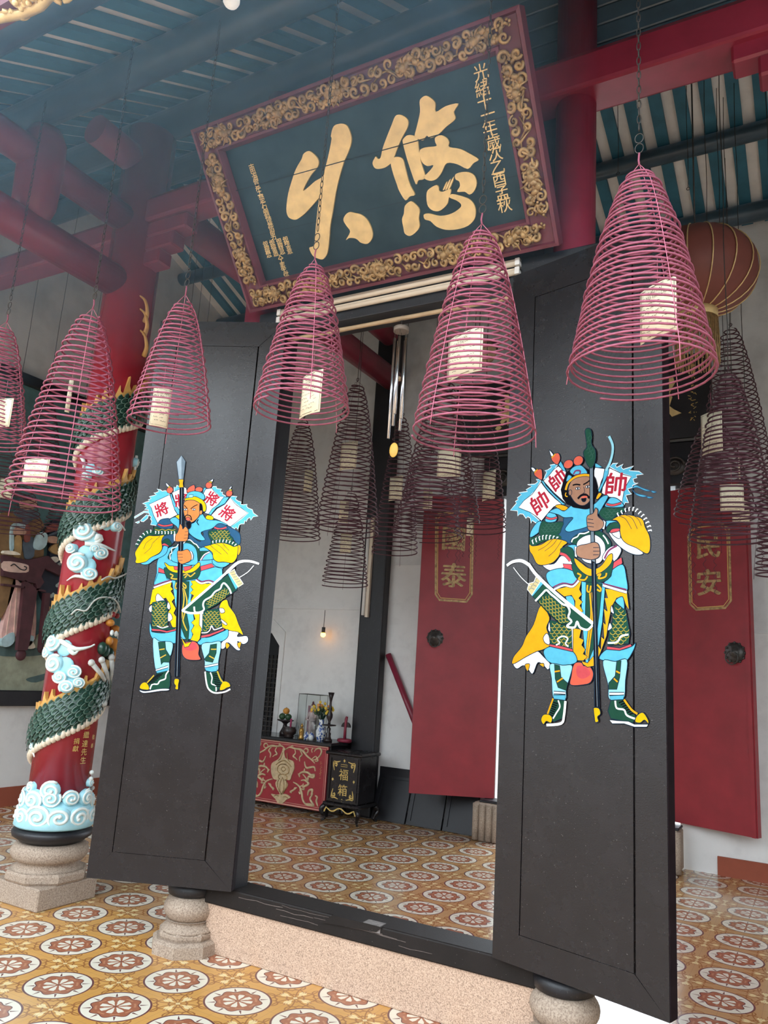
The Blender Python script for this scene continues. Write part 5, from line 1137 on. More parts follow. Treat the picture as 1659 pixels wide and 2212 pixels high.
mb.sphere(mpt(170,1955,.11), .062, 14, (.5,1,1)); mb.sphere(mpt(410,1890,.11), .04, 12, (.5,1,1)); mb.mat(mc['tan']); rel(mb, 'tan', '-60,845 200,878 240,925 205,980 -60,955', .14, .006); rel(mb, 'cream', '-60,720 60,730 120,770 -60,760', .12, .05)
mb.mat(mc['black']); mb.tube(catmull([mpt(x, y, .15) for x, y in ((20,900),(60,880),(100,910),(140,940),(190,950),(210,920),(180,905))], 4, False), .006, 5); mb.build('relief_table', None, mu)
# ================================================================ red gate doors
A1 = onz(883, 1713, .40); B1 = Vector((-3.04, 8.02, 0)); Z1d = 3.62
def gate_leaf(o, e, z0, lab, border, chars, knock, kr, edge=None):
    fr = Frame((o.x, o.y, z0), (e.x-o.x, e.y-o.y, 0), (0,0,1)); w = Vector((e.x-o.x, e.y-o.y)).length; h = Z1d - z0
    d = thing('gate_door', lab, 'door', mtx=fr.mtx()); mb = MB(); mb.prism([fr.at(a, b, -.06) for a, b in ((0,0),(w,0),(w,h),(0,h))], fr.n*.06); mb.build('leaf', [M['red_door']], d, bevel=.006)
    if edge is not None: mb = MB(); mb.prism([fr.at(a, b, 0) for a, b in ((w-.045,0),(w-.008,0),(w-.008,h),(w-.045,h))], fr.n*.02); mb.build('edge_batten', [M['red_door']], d, bevel=.006)
    mb = MB(); mb.mat(M['gold_dark']); p = [fr.px(x, y) for x, y in border]
    ribbon(mb, fr, p, .022, .003, closed=True); mb.mat(M['goldpaint']); cx = sum(q[0] for q in p)/len(p); cy = sum(q[1] for q in p)/len(p); ribbon(mb, fr, [(cx+(a-cx)*.90, cy+(b-cy)*.955) for a, b in p], .008, .0035, closed=True); mb.build('panel_border', None, d)
    mb = MB(); mb.mat(M['gold_dark'])
    for ch, x, y, s_ in chars: [text_on(mb, fr, ch, fr.px(x, y)[0] + dx, fr.px(x, y)[1] + dy, s_, .002 + .0002*q, 0, 1, .006) for q, (dx, dy) in enumerate(((0,0),(.007,0),(-.007,0),(0,.005)))]
    tag(mb.build('inscription', None, d), 'gilded characters in an outlined panel')
    a, b = fr.px(*knock); mb = MB(); mt = Matrix((fr.u, fr.v, fr.n)).transposed(); c = fr.at(a, b, 0); k = 24
    mb.lathe([(kr*.98, .002), (kr, .008), (kr*.62, .014), (kr*.5, .03), (kr*.3, .045), (kr*.12, .055), (0, .058)], k, c, mt)
    for q in range(12): ag = q*PI/6; mb.sphere(fr.at(a + kr*.97*cos(ag), b + kr*.97*sin(ag), .006), kr*.13, 6)
    kn = mb.build('knocker_plate', [M['iron']], d); mb = MB(); mb.tube([fr.at(a - kr*.12 + kr*.62*cos(q*PI/12), b - kr*.5 + kr*.62*sin(q*PI/12), .045) for q in range(24)], .006, 6, closed=True); mb.build('knocker_ring', [M['iron']], kn)
    return d, fr
gate_leaf(A1, B1, .40, 'red gate door seen through the doorway between the painted doors', [(942,1118),(949,1108),(1012,1100),(1022,1110),(1019,1284),(1008,1300),(949,1296),(941,1284)], [('國',980,1165,.29),('泰',980,1243,.29)], (940,1378), .088)
A2 = Vector((-1.32, 8.10, 0)); B2 = onz(1638, 1812, .415)
gate_leaf(A2, B2, .415, 'red gate door at the right edge beyond the right painted door', [(1487,1159),(1498,1137),(1556,1129),(1575,1142),(1579,1298),(1567,1313),(1504,1317),(1491,1305)], [('民',1530,1180,.27),('安',1532,1258,.27)], (1588,1410), .095, 1)
for x0, x1, y1, lab in ((-3.20, -2.90, 8.13, 'granite door block under the left red gate door'), (-1.46, -1.19, 8.13, 'granite door block left of the right red gate door')):
    t = thing('door_stone', lab, 'stone block', ((x0+x1)/2, 7.95, 0)); mb = MB(); mb.bbox((x0, 7.83, 0), (x1, y1, .37), .02)
    for k in range(4): mb.cyl((x0+.04+.073*k, 7.83, .01), (x0+.04+.073*k, 7.83, .36), .034, 12)
    mb.build('block', [M['stone']], t); mb = MB(); mb.bbox((x0+.06, 7.86, .37), (x1-.0, 8.1, .395), .006); mb.build('timber_cap', [M['black2']], t)
for k, (x0, x1) in enumerate(((-4.48,-4.06),(-4.04,-3.62),(-3.60,-3.24))):
    fr = Frame((x0, 7.99, .005), (1,0,0), (0,.16,.5)); w = x1-x0; t = thing('leaning_board', ['black framed board leaning on the wall right beside the offering box','black framed board leaning on the wall under the red bar','black framed board leaning on the wall under the left red door'][k], 'board', mtx=fr.mtx())
    mb = MB(); mb.prism([fr.at(a, b, -.02) for a, b in ((.04,.04),(w-.04,.04),(w-.04,.46),(.04,.46))], fr.n*.012); mb.build('panel', [M['black2']], t)
    for a, b, c, d in ((0,0,w,.045),(0,.455,w,.5),(0,.045,.045,.455),(w-.045,.045,w,.455)): mb = MB(); mb.prism([fr.at(x, y, -.025) for x, y in ((a,b),(c,b),(c,d),(a,d))], fr.n*.03); mb.build('frame_bar', [M['black2']], t)
mb = MB(); mb.cyl((-4.45, 8.10, 1.83), (-3.80, 8.10, .62), .034, 16); tag(mb.build('door_bar', [M['red_wood']]), 'dark red wooden bar leaning against the wall behind the left red door', 'door bar')
mb = MB(); mb.box((-4.48, W-.02, .47), (-3.2, W, .56)); mb.box((-4.48, W-.02, 0), (-3.2, W, .1)); mb.build('wall_band', [M['black2']], wb)
# lattice door in the left doorway
ld = thing('lattice_door', 'dark lattice door in the recess left of the altar', 'door', (-6.5, W+.15, 0)); mb = MB()
zc_ = LDZ - .16
mb.prism([(LD0, W+.12, 0), (LD1, W+.12, 0), (LD1, W+.12, zc_), (LD1-.14, W+.12, LDZ), (LD0+.14, W+.12, LDZ), (LD0, W+.12, zc_)], (0,.04,0)); mb.build('backing', [M['black2']], ld)
mb = MB(); mb.mat(M['iron'])
for i in range(13): x = LD0+.06+i*.063; mb.box((x, W+.095, .3), (x+.012, W+.119, 1.75))
for i in range(24): z = .3+i*.0605; mb.box((LD0+.05, W+.095, z), (LD1-.05, W+.118, z+.012))
mb.build('lattice', None, ld)
mb = MB(); mb.prism([(LD1, W-.001, 0), (LD1+.07, W-.001, 0), (LD1+.07, W-.001, LDZ+.02), (LD1-.14, W-.001, LDZ+.18), (LD1-.14, W-.001, LDZ), (LD1, W-.001, zc_)], (0,-.02,0)); mb.prism([(LD1, W, zc_), (LD1, W, LDZ+.01), (LD1-.14, W, LDZ+.01)], (0,.11,0)); mb.build('door_reveal', [M['plaster']], wb)
# gate plaque high on the rear wall
gp = thing('gate_plaque', 'black hanging board with gilded characters over the gate, half hidden by the right painted door', 'plaque', (-2.2, 7.95, 4.1)); fg = Frame((-3.6, 7.93, 4.13), (1,0,0), (0,-.12,.99))
mb = MB(); mb.prism([fg.at(a, b, -.05) for a, b in ((0,0),(2.78,0),(2.78,.86),(0,.86))], fg.n*.05); mb.build('board', [M['black2']], gp, bevel=.008)
for ox, oy, sc, polys in ((1020,780,6.51,['460,475 520,475 532,520 527,840 505,912 490,830 450,870 435,915 400,860 440,810 370,765 460,700 470,560','350,650 385,590 420,640 425,700 360,690','330,960 370,905 420,930 400,960 360,980']), (1060,380,2.77,['1058,1215 1092,1203 1102,1240 1072,1300 1088,1325 1070,1378 1100,1400 1142,1420 1085,1442 1052,1400'])):
    mb = MB(); mb.mat(M['gold'])
    for t in polys: mb.prism([fg.at(*fg.px(ox + float(q.split(',')[0])/sc, oy + float(q.split(',')[1])/sc), 0) for q in t.split()], fg.n*.02)
    mb.build('large_character', None, gp)
mb = MB(); mb.mat(M['goldpaint']); rg = random.Random(2)
for x, y0, n in ((1494,790,9),(1034,868,6)):
    for k in range(n):
        a, b = fg.px(x + k*.6, y0 + k*14)
        for j in range(5): u, v = a + rg.uniform(-.025,.025), b + rg.uniform(-.025,.025); ribbon(mb, fg, [(u,v),(u+rg.uniform(-.03,.03), v+rg.uniform(-.02,.02))], .006, .001)
mb.build('faded_inscription', None, gp)
# ================================================================ altar table
AX0, AX1, AY0, AY1, AZ = -6.1, -4.86, 7.62, 8.12, .80
al = thing('altar_table', 'black altar table with a red carved front panel against the white wall', 'table', ((AX0+AX1)/2, 7.9, 0))
mb = MB(); mb.bbox((AX0-.03, AY0-.03, AZ-.04), (AX1+.03, AY1, AZ), .008); mb.build('tabletop', [plain('polished_black_top', (.02,.02,.022), .16, .2)], al)
mb = MB(); mb.box((AX0+.01, AY0+.03, .10), (AX1, AY1-.01, AZ-.04)); mb.build('cabinet_body', [M['black2']], al)
for x in (AX0+.03, AX1-.08):
    for y in (AY0+.04, AY1-.08): mb = MB(); mb.box((x, y, 0), (x+.06, y+.06, .10)); mb.build('leg', [M['black2']], al)
fa = Frame((AX0+.03, AY0+.03, .06), (1,0,0), (0,0,1)); pw_ = AX1-AX0-.05; ph_ = AZ-.04-.06
mb = MB(); mb.prism([fa.at(a, b, 0) for a, b in ((0,0),(pw_,0),(pw_,ph_),(0,ph_))], fa.n*.02); fp_ = mb.build('front_panel', [plain('altar_red', (.30,.022,.03), .5, .12, 6)], al)
mb = MB(); mb.mat(plain('rose_gold_line', (.62,.36,.26), .5, .1)); q = [(.012,.012),(pw_-.012,.012),(pw_-.012,ph_-.012),(.012,ph_-.012)]; ribbon(mb, fa, q, .014, .0212, closed=True); q = [(.035,.035),(pw_-.035,.035),(pw_-.035,ph_-.035),(.035,ph_-.035)]; ribbon(mb, fa, q, .005, .0212, closed=True); mb.build('gilt_border', None, fp_)
GA = plain('pale_gilding', (.55,.41,.24), .45, .2, 30); mb = MB(); mb.mat(GA)
def apx(x, y): return fa.px(520 + x/6.38, 1440 + y/6.38)
cxa = apx(598, 1560)[0]
def st(txt, r, both=True):
    p = [apx(*map(float, t.split(','))) for t in txt.split()]; p = [(v.x, v.y) for v in catmull([(a, b, 0) for a, b in p], 5, False)]; n = len(p)
    for sg in ((1, -1) if both else (1,)): mb.tube([fa.at(cxa + sg*(a-cxa), b, .022) for a, b in p], [r*1.35*(.45 + .55*sin(PI*(i+.3)/n)) for i in range(n)], 6)
for t, r in (('640,1140 690,1108 760,1128 830,1138 880,1168 930,1230 990,1280 1040,1335',.010), ('1000,1290 1060,1272 1110,1222 1130,1160 1100,1125 1055,1138 1030,1172',.009), ('760,1140 772,1190 740,1230 765,1255 795,1285',.008), ('830,1150 862,1210 830,1250 828,1305',.008), ('880,1165 905,1130 942,1140 938,1180 905,1185',.007), ('990,1280 1050,1238 1080,1300 1040,1300',.007), ('1000,1185 995,1145 1020,1120',.006), ('700,1110 730,1085 735,1110',.006),
    ('895,1305 905,1360 930,1395 985,1385 1030,1385 1042,1440',.010), ('895,1400 890,1440 852,1462',.009), ('808,1470 830,1520 825,1480 870,1452 940,1460 985,1492 1028,1490 1015,1525 950,1515 940,1572 905,1520 870,1480',.011), ('848,1568 900,1565 952,1612 910,1640 872,1655 880,1610',.011), ('740,1590 790,1618 832,1662 858,1740 868,1820 900,1882 960,1912 1022,1922',.010), ('830,1655 870,1640 890,1690 850,1680',.008),
    ('992,1690 1002,1760 972,1822 1022,1912 960,1890 900,1890',.010), ('938,1775 955,1710 1005,1695 985,1765',.011), ('1040,1775 1070,1800 1058,1850 1080,1925',.010), ('790,1665 742,1700 700,1722 720,1735',.009), ('830,1690 835,1755 815,1720',.007), ('780,1670 760,1670 745,1690',.006)): st(t, r)
def blob(txt, h):
    p = [apx(*map(float, t.split(','))) for t in txt.split()]; p = [(v.x, v.y) for v in catmull([(a, b, 0) for a, b in p], 3)]; mb.prism([fa.at(a, b, .02) for a, b in p], fa.n*h)
blob('615,1110 640,1140 620,1165 640,1260 740,1300 760,1380 745,1440 720,1500 700,1560 640,1560 670,1620 640,1690 590,1760 610,1750 660,1760 705,1800 650,1830 610,1870 572,1888 530,1870 500,1820 470,1790 440,1750 500,1760 560,1750 520,1680 500,1600 520,1560 470,1540 440,1440 450,1330 540,1270 590,1170 600,1130', .012)
mb.mat(M['gold_dark'])
for t, r in (('600,1180 575,1260 540,1290',.005), ('600,1290 640,1300 690,1340 720,1380',.006), ('600,1340 650,1350 690,1400 680,1460 640,1480',.006), ('600,1380 630,1390 640,1420 600,1440',.005), ('600,1480 650,1500 660,1540 630,1560',.006), ('600,1520 620,1600 610,1700 580,1760',.005), ('650,1570 655,1640 610,1730',.005), ('610,1790 650,1790 670,1810',.005)): 
    p = [apx(*map(float, q.split(','))) for q in t.split()]; p = [(v.x, v.y) for v in catmull([(a, b, 0) for a, b in p], 4, False)]
    for sg in (1, -1): mb.tube([fa.at(cxa + sg*(a-cxa), b, .034) for a, b in p], r, 5)
mb.build('gilded_carving', None, fp_)
mb = MB(); mb.mat(M['goldpaint']); rg = random.Random(4)
for k in range(9):
    a, b = apx(1122 - k*1.5, 1310 + k*27)
    for j in range(3): u = a + rg.uniform(-.008,.008); v = b + rg.uniform(-.008,.008); ribbon(mb, fa, [(u,v),(u+rg.uniform(-.012,.012), v+rg.uniform(-.006,.006))], .003, .0214)
mb.build('tiny_inscription', None, fp_)
# ---- things on the altar
DW = plain('dark_turned_wood', (.022,.014,.014), .35, .2)
def on(px, py, ym=8.03):
    p = onz(px, py, AZ); y = min(max(p.y, 7.68), ym); q = p if y == p.y else ony(px, py, y); return Vector((q.x, y, AZ + .001))
def turned(name, p, prof, mat, label, cat, k=1, group=None, n=20):
    mb = MB(); mb.lathe([(r_*k, z*k) for r_, z in prof], n, p); return tag(mb.build(name, [mat]), label, cat, group)
CS = [(.055,0),(.058,.02),(.04,.04),(.03,.07),(.034,.10),(.02,.12),(.028,.16),(.016,.18),(.012,.19)]
def candlestick(p, H_, dish, label):
    k = H_/.62; pr = CS + ([(.09,.20),(.095,.212),(.02,.216)] if dish else [(.03,.22),(.015,.25)]) + [(.016,.25),(.038,.30),(.040,.34),(.018,.38),(.026,.41),(.016,.44),(.014,.50),(.024,.55),(.042,.62),(.0,.61)]
    return turned('candlestick', p, pr, DW, label, 'candlestick', k)
candlestick(on(556, 1582), .50, True, 'dark turned candlestick at the far left end of the altar')
candlestick(on(708, 1602), .55, True, 'dark turned candlestick with a round dish at the front right of the altar')
p = on(614, 1588); st_ = turned('fruit_stand', p, [(.06,0),(.062,.03),(.05,.05),(.03,.09),(.022,.13),(.05,.155),(.10,.17),(.102,.18),(.0,.176)], DW, 'dark pedestal dish holding three fruits', 'fruit stand')
OR = plain('orange_peel', (.62,.27,.04), .5, .1, 60, .1); GR = plain('green_peel', (.03,.075,.03), .4, .25, 30)
for dx, dy, dz, m_, lab in ((-.045,-.01,.216,GR,'left green fruit on the pedestal dish'), (.045,-.01,.216,GR,'right green fruit on the pedestal dish'), (0,0,.283,OR,'orange resting on the two green fruits')):
    f_ = thing('fruit', lab, 'fruit', p + Vector((dx,dy,dz)), group='fruits on the pedestal dish'); mb = MB(); mb.sphere(p + Vector((dx,dy,dz)), .042, 16, (1,1,.92)); mb.build('flesh', [m_], f_); mb = MB(); mb.cyl(p + Vector((dx,dy,dz+.036)), p + Vector((dx,dy,dz+.046)), .005, 6); mb.build('stalk', [M['wood']], f_)
p = on(624, 1594); ip = turned('incense_pot', p, [(.045,0),(.06,.01),(.05,.025),(.078,.05),(.085,.085),(.07,.11),(.078,.12),(.068,.12),(.06,.10),(0,.10)], DW, 'round dark incense pot in front of the fruit stand', 'pot', 1)
mb = MB(); mb.cyl(p + Vector((.01,0,.10)), p + Vector((.012,0,.215)), .011, 8); tag(mb.build('incense_bundle', [plain('magenta_sticks', (.32,.03,.10), .7)]), 'short magenta bundle standing in the dark pot', 'incense')
p = on(641, 1575); turned('glass_lamp', p, [(.03,0),(.035,.01),(.02,.03),(.03,.08),(.035,.12),(.02,.15),(.012,.19),(0,.19)], plain('cloudy_glass', (.35,.38,.40), .15, .1), 'small grey glass oil lamp behind the incense pot', 'lamp', .8)
p = on(650, 1597, 7.70); mb = MB(); mb.lathe([(.03,0),(.032,.015),(.024,.03),(.026,.06),(.03,.09),(.022,.12),(.013,.13)], 14, p); mb.sphere(p + Vector((0,0,.148)), .018, 10); mb.sphere(p + Vector((0,0,.168)), .009, 8); mb.sphere(p + Vector((.0,-.024,.085)), .014, 8, (1.4,.7,1)); tag(mb.build('figurine', [plain('antique_gold', (.42,.24,.06), .3, .2, metal=.6)]), 'small gold standing figurine at the front of the altar', 'figurine')
# glass case with a statue
p = on(672, 1572); p = ony(672, 1572, 8.02); p.z = AZ+.001; w2, d2, hc = .155, .085, .50
gc = thing('display_case', 'tall clear glass case with thin dark edges at the back of the altar', 'glass case', p); mb = MB()
GL = bpy.data.materials.new('clear_glass'); GL.use_nodes = True; g_ = GL.node_tree; g_.nodes.clear(); o_ = g_.nodes.new('ShaderNodeOutputMaterial'); mx_ = g_.nodes.new('ShaderNodeMixShader'); t1 = g_.nodes.new('ShaderNodeBsdfTransparent'); t2 = g_.nodes.new('ShaderNodeBsdfGlossy'); fz = g_.nodes.new('ShaderNodeFresnel'); fz.inputs[0].default_value = 1.3
t1.inputs[0].default_value = (.965,.98,.975,1); t2.inputs['Roughness'].default_value = .05; mx_.inputs[0].default_value = .05; g_.links.new(t1.outputs[0], mx_.inputs[1]); g_.links.new(t2.outputs[0], mx_.inputs[2]); g_.links.new(mx_.outputs[0], o_.inputs[0])
mb.box(p + Vector((-w2,-d2,.0)), p + Vector((w2,-d2+.004,hc))); mb.box(p + Vector((-w2,-d2,0)), p + Vector((-w2+.004,d2,hc))); mb.box(p + Vector((w2-.004,-d2,0)), p + Vector((w2,d2,hc))); mb.box(p + Vector((-w2,-d2,hc)), p + Vector((w2,d2,hc+.004))); mb.build('glass_pane', [GL], gc)
mb = MB()
for x, y in ((-w2,-d2),(w2,-d2),(w2,d2),(-w2,d2)): mb.cyl(p + Vector((x,y,0)), p + Vector((x,y,hc)), .003, 6)
for a, b in (((-w2,-d2),(w2,-d2)),((w2,-d2),(w2,d2)),((w2,d2),(-w2,d2)),((-w2,d2),(-w2,-d2))): mb.cyl(p + Vector((*a,hc)), p + Vector((*b,hc)), .003, 6)
mb.build('edge_strip', [M['iron']], gc)
sc_ = p + Vector((-.01,.02,.002)); s_ = thing('statue', 'pale robed statue standing inside the glass case', 'statue', sc_)
mb = MB(); mb.lathe([(.05,0),(.055,.02),(.045,.05),(.038,.16),(.042,.24),(.045,.28),(.02,.31),(.014,.32)], 18, sc_); mb.tube([sc_ + Vector((-.045,0,.28)), sc_ + Vector((-.06,-.03,.2)), sc_ + Vector((-.01,-.05,.19))], .014, 8); mb.tube([sc_ + Vector((.045,0,.28)), sc_ + Vector((.06,-.03,.2)), sc_ + Vector((.01,-.05,.19))], .014, 8); mb.build('robe', [plain('statue_robe', (.62,.46,.46), .6, .3, 18)], s_)
mb = MB(); mb.sphere(sc_ + Vector((0,0,.345)), .027, 12, (1,1,1.2)); mb.build('head', [plain('statue_skin', (.68,.54,.46), .5)], s_); mb = MB(); mb.sphere(sc_ + Vector((0,.008,.362)), .029, 12, (1,1,1)); mb.sphere(sc_ + Vector((.0,.0,.395)), .014, 8, (1,1,1.6)); mb.build('headdress', [plain('statue_hair', (.16,.04,.05), .5)], s_)
mb = MB(); mb.box(sc_ + Vector((-.09,.03,0)), sc_ + Vector((-.035,.05,.36))); mb.build('backing_drape', [plain('mauve_cloth', (.26,.11,.14), .7)], s_)
p = on(676, 1584, 7.84); turned('glass_vase', p, [(.04,0),(.042,.02),(.034,.06),(.04,.14),(.055,.24),(.052,.24),(.035,.14),(.028,.05),(0,.03)], GL, 'clear glass vase before the display case', 'vase')
BW = Mat('blue_white_porcelain'); BW.color(BW.ramp(BW.noise(26, 2, .5), [(.50,(.72,.74,.74)),(.56,(.04,.09,.30))])).set(Roughness=.12); BW = BW.m
for px, py, lab in ((662,1593,'left small blue and white jar'), (672,1594,'right small blue and white jar')): turned('porcelain_jar', on(px, py, 7.70), [(.02,0),(.024,.004),(.034,.03),(.03,.055),(.016,.066),(.02,.072),(.012,.076),(.006,.086),(0,.088)], BW, lab + ' at the front of the altar', 'jar', 1.05, 'small porcelain jars')
p = on(692, 1594, 7.77); turned('porcelain_vase', p, [(.04,0),(.042,.008),(.055,.05),(.06,.10),(.045,.15),(.03,.18),(.028,.21),(.04,.235),(.036,.235),(.024,.21),(0,.20)], BW, 'blue and white porcelain vase holding the flowers', 'vase', 1)
bq = thing('bouquet', 'yellow and orange flower bunch in the porcelain vase', 'flowers', p + Vector((0,0,.22))); rg = random.Random(9); ms = {c: plain('petal_'+c, v, .6, .1) for c, v in dict(yellow=(.72,.50,.05), orange=(.62,.26,.08), white=(.75,.70,.66)).items()}; stem = MB(); leaf = MB()
for k in range(40):
    a = rg.uniform(0, 2*PI); e = rg.uniform(.1, 1.15); L = rg.uniform(.12, .20); d = Vector((sin(e)*cos(a)*1.0 - .03, sin(e)*sin(a)*.55, cos(e)))*L; q = p + Vector((0,0,.24)) + d
    stem.tube([p + Vector((0,0,.2)), p + Vector((0,0,.25)) + d*.4, q], .0025, 4)
    if k % 2: leaf.sphere(p + Vector((0,0,.25)) + d*.6, .022, 6, (1,.5,.8))
    mb = MB(); cl = ms['white' if d.z > .17 and rg.random() < .5 else rg.choice(('yellow','yellow','orange'))]; mb.mat(cl); mb.sphere(q, .009, 6)
    for j in range(6): ag = j*PI/3; mb.sphere(q + Vector((.012*cos(ag), -.002, .012*sin(ag))), .008, 6, (1,.5,1))
    mb.build('blossom', None, bq)
stem.build('stem', [M['green']], bq); leaf.build('foliage', [plain('leaf_green', (.03,.07,.025), .6, .3)], bq)
p = on(744, 1600, 7.85); wf = thing('mallet_stand', 'dark red wooden stand with a half round gong at the right end of the altar', 'stand', p); mb = MB(); mb.tube([p + Vector((.07*cos(a*PI/8), .05*sin(a*PI/8), .022)) for a in range(16)], .022, 8, closed=True); mb.tube([p + Vector((0,0,.03)), p + Vector((0,0,.15)), p + Vector((.004,0,.26)), p + Vector((.012,0,.29))], [.018,.015,.018,.014], 10); mb.build('post', [M['red_wood']], wf)
mb = MB(); mb.prism([p + Vector((.058*cos(PI*i/10), -.0, .17 + .058*sin(PI*i/10))) for i in range(11)], (0,.03,0)); mb.build('gong', [DW], wf)
# ================================================================ offering box
X0, X1, YA, YB2 = -4.78, -4.38, 7.5, 7.86; bxz = .205
ob = thing('offering_box', 'black offering box with gilded characters on a curved leg stand', 'box', ((X0+X1)/2, 7.7, 0)); mb = MB(); mb.bbox((X0, YA, bxz), (X1, YB2, .70), .006); mb.build('body', [M['black']], ob)
mb = MB(); mb.bbox((X0-.035, YA-.035, .70), (X1+.035, YB2+.035, .735), .01); mb.build('lid', [M['black']], ob); mb = MB(); mb.bbox((X0-.03, YA-.03, .165), (X1+.03, YB2+.03, bxz), .01); mb.build('stand_rim', [M['black']], ob)
for x, y, sx, sy in ((X0,YA,-1,-1),(X1,YA,1,-1),(X0,YB2,-1,1),(X1,YB2,1,1)):
    mb = MB(); mb.tube(catmull([Vector((x+sx*.01,y+sy*.01,.165)), Vector((x+sx*.035,y+sy*.035,.12)), Vector((x+sx*.01,y+sy*.01,.06)), Vector((x+sx*.005,y+sy*.005,.025)), Vector((x+sx*.03,y+sy*.03,.008))], 4, False), [.028]*4+[.026]*4+[.018]*4+[.014]*5, 8); mb.build('leg', [M['black']], ob)
fb = Frame((X0, YA, 0), (1,0,0), (0,0,1)); wb2 = X1-X0; mb = MB(); mb.mat(M['goldpaint'])
ribbon(mb, fb, [(.0,.10)] + [(wb2*i/16, .135 + .02*cos(i*PI/4)) for i in range(1,16)] + [(wb2,.10)], .014, .032); mb.build('gilt_apron', None, ob)
mb = MB()
for a, b, c, d in ((.02,bxz+.02,wb2-.02,bxz+.035),(.02,.665,wb2-.02,.68),(.02,bxz+.035,.035,.665),(wb2-.035,bxz+.035,wb2-.02,.665)): mb.prism([fb.at(x, y, 0) for x, y in ((a,b),(c,b),(c,d),(a,d))], fb.n*.01)
mb.build('raised_frame', [M['black']], ob)
mb = MB(); mb.mat(M['goldpaint']); cx2 = wb2/2; text_on(mb, fb, '福', cx2, .50, .125, .002, 0, 1, .002); text_on(mb, fb, '箱', cx2, .34, .125, .002, 0, 1, .002)
mb.build('inscription', None, ob); mb = MB(); mb.mat(M['goldpaint']); ribbon(mb, fb, [(cx2-.04,.585),(cx2+.04,.585),(cx2+.04,.605),(cx2-.04,.605)], .005, .002, closed=True); mb.build('coin_slot', None, ob)
for sx, sy in ((-1,-1),(1,-1),(-1,1),(1,1)):
    mb = MB(); mb.mat(M['goldpaint']); c0 = Vector((cx2 + sx*.135, .44 + sy*.185))
    for t in ([(0,0),(0,-.04),(-.012,-.09)], [(0,0),(-.04,0),(-.085,.012)], [(-.01,-.01),(-.04,-.02),(-.035,-.045),(-.015,-.03)]):
        q = catmull([(c0.x + sx*a, c0.y + sy*b, 0) for a, b in t], 4, False); ribbon(mb, fb, [(v.x, v.y) for v in q], .022, .002, w2=.006)
    mb.build('gilt_corner', None, ob)
mb = MB(); mb.mat(M['goldpaint'])
for a, b in ((cx2,.235),(cx2,.645),(cx2-.135,.44),(cx2+.135,.44)): mb = MB(); mb.mat(M['goldpaint']); mb.poly([fb.at(a+x, b+y, .002) for x, y in ((0,-.018),(.014,0),(0,.018),(-.014,0))]); mb.build('gilt_diamond', None, ob)
# ================================================================ lamps, chime, lantern
def bulb(name, p, r, col, e, label, cord=.2, soc=True):
    t = thing(name, label, 'lamp', p); mb = MB(); mb.cyl(p + Vector((0,0,r+.05)), p + Vector((0,0,r+.05+cord)), .004, 6); mb.build('cord', [M['iron']], t); mb = MB(); mb.cyl(p + Vector((0,0,r*.7)), p + Vector((0,0,r+.06)), .022, 12); mb.build('socket', [M['iron']], t)
    m = bpy.data.materials.new('bulb_glow'); m.use_nodes = True; b = m.node_tree.nodes['Principled BSDF']; b.inputs['Base Color'].default_value = (*col, 1); b.inputs['Emission Color'].default_value = (*col, 1); b.inputs['Emission Strength'].default_value = e; mb = MB(); mb.sphere(p, r, 14); mb.build('bulb', [m], t)
bulb('hanging_bulb', ony(698, 1371, 8.02), .032, (1,.42,.06), 3.0, 'small lit orange bulb hanging before the white wall above the altar', .22)
pg = ony(500, 0, 2.45); bulb('globe_lamp', pg, .045, (.85,.87,.85), .15, 'white globe bulb at the top edge of the photo under the roof', .25)
mb = MB(); mb.cyl((-4.745, YB-.20, 2.27), (-4.745, YB-.20, 3.45), .02, 12); vt = thing('wall_strip_light', 'vertical cream strip light fixed on the black timber pillar', 'lamp', (-4.72, YB-.19, 2.25)); mb.build('tube', [M['white']], vt); mb = MB(); mb.box((-4.72, YB-.20, 2.25), (-4.68, YB-.161, 3.47)); mb.build('housing', [M['cream']], vt)
mb = MB(); q = ony(783, 1436, YB); mb.bbox((q.x-.03, YB-.025, q.z-.11), (q.x+.03, YB, q.z+.11), .004); tag(mb.build('switch_plate', [M['cream']]), 'tall cream switch plate on the white wall beside the black pillar', 'switch')
p = ony(867, 712, 3.70); wc = thing('wind_chime', 'silver tube wind chime with a yellow drop hanging from the bamboo pole', 'wind chime', p); mb = MB(); mb.cyl(p + Vector((0,0,-.015)), p + Vector((0,0,.012)), .046, 20); mb.build('top_disc', [plain('grey_wood', (.22,.18,.15), .7)], wc)
mb = MB(); mb.tube([p + Vector((0,0,.012)), Vector((p.x, p.y, 3.66))], .0025, 5); mb.tube([Vector((p.x+.012*cos(i*PI/5), p.y, 3.672+.018*sin(i*PI/5))) for i in range(10)], .003, 5, closed=True); mb.build('hook', [M['iron']], wc)
AL = plain('aluminium', (.72,.73,.76), .22, .05, metal=1)
for k, (a, l) in enumerate(((0,.50),(1.26,.56),(2.5,.53),(3.77,.62),(5.03,.48))): q = p + Vector((.036*cos(a), .036*sin(a), -.06)); mb = MB(); mb.cyl(q, q - Vector((0,0,l)), .008, 10); tb = mb.build('tube', [AL], wc); mb = MB(); mb.cyl(q, q + Vector((0,0,.05)), .001, 4); mb.build('string', [M['iron']], tb)
mb = MB(); mb.cyl(p + Vector((0,0,-.32)), p + Vector((0,0,-.30)), .016, 16); mb.build('striker', [M['wood']], wc); mb = MB(); mb.cyl(p + Vector((0,0,-.70)), p + Vector((0,0,-.02)), .0012, 4); mb.build('string', [M['iron']], wc)
mb = MB(); mb.sphere(p + Vector((0,0,-.745)), .034, 16, (.85,.2,1.3)); tag(mb.build('pendant', [plain('yellow_wood', (.75,.45,.08), .5)], wc), 'yellow drop')
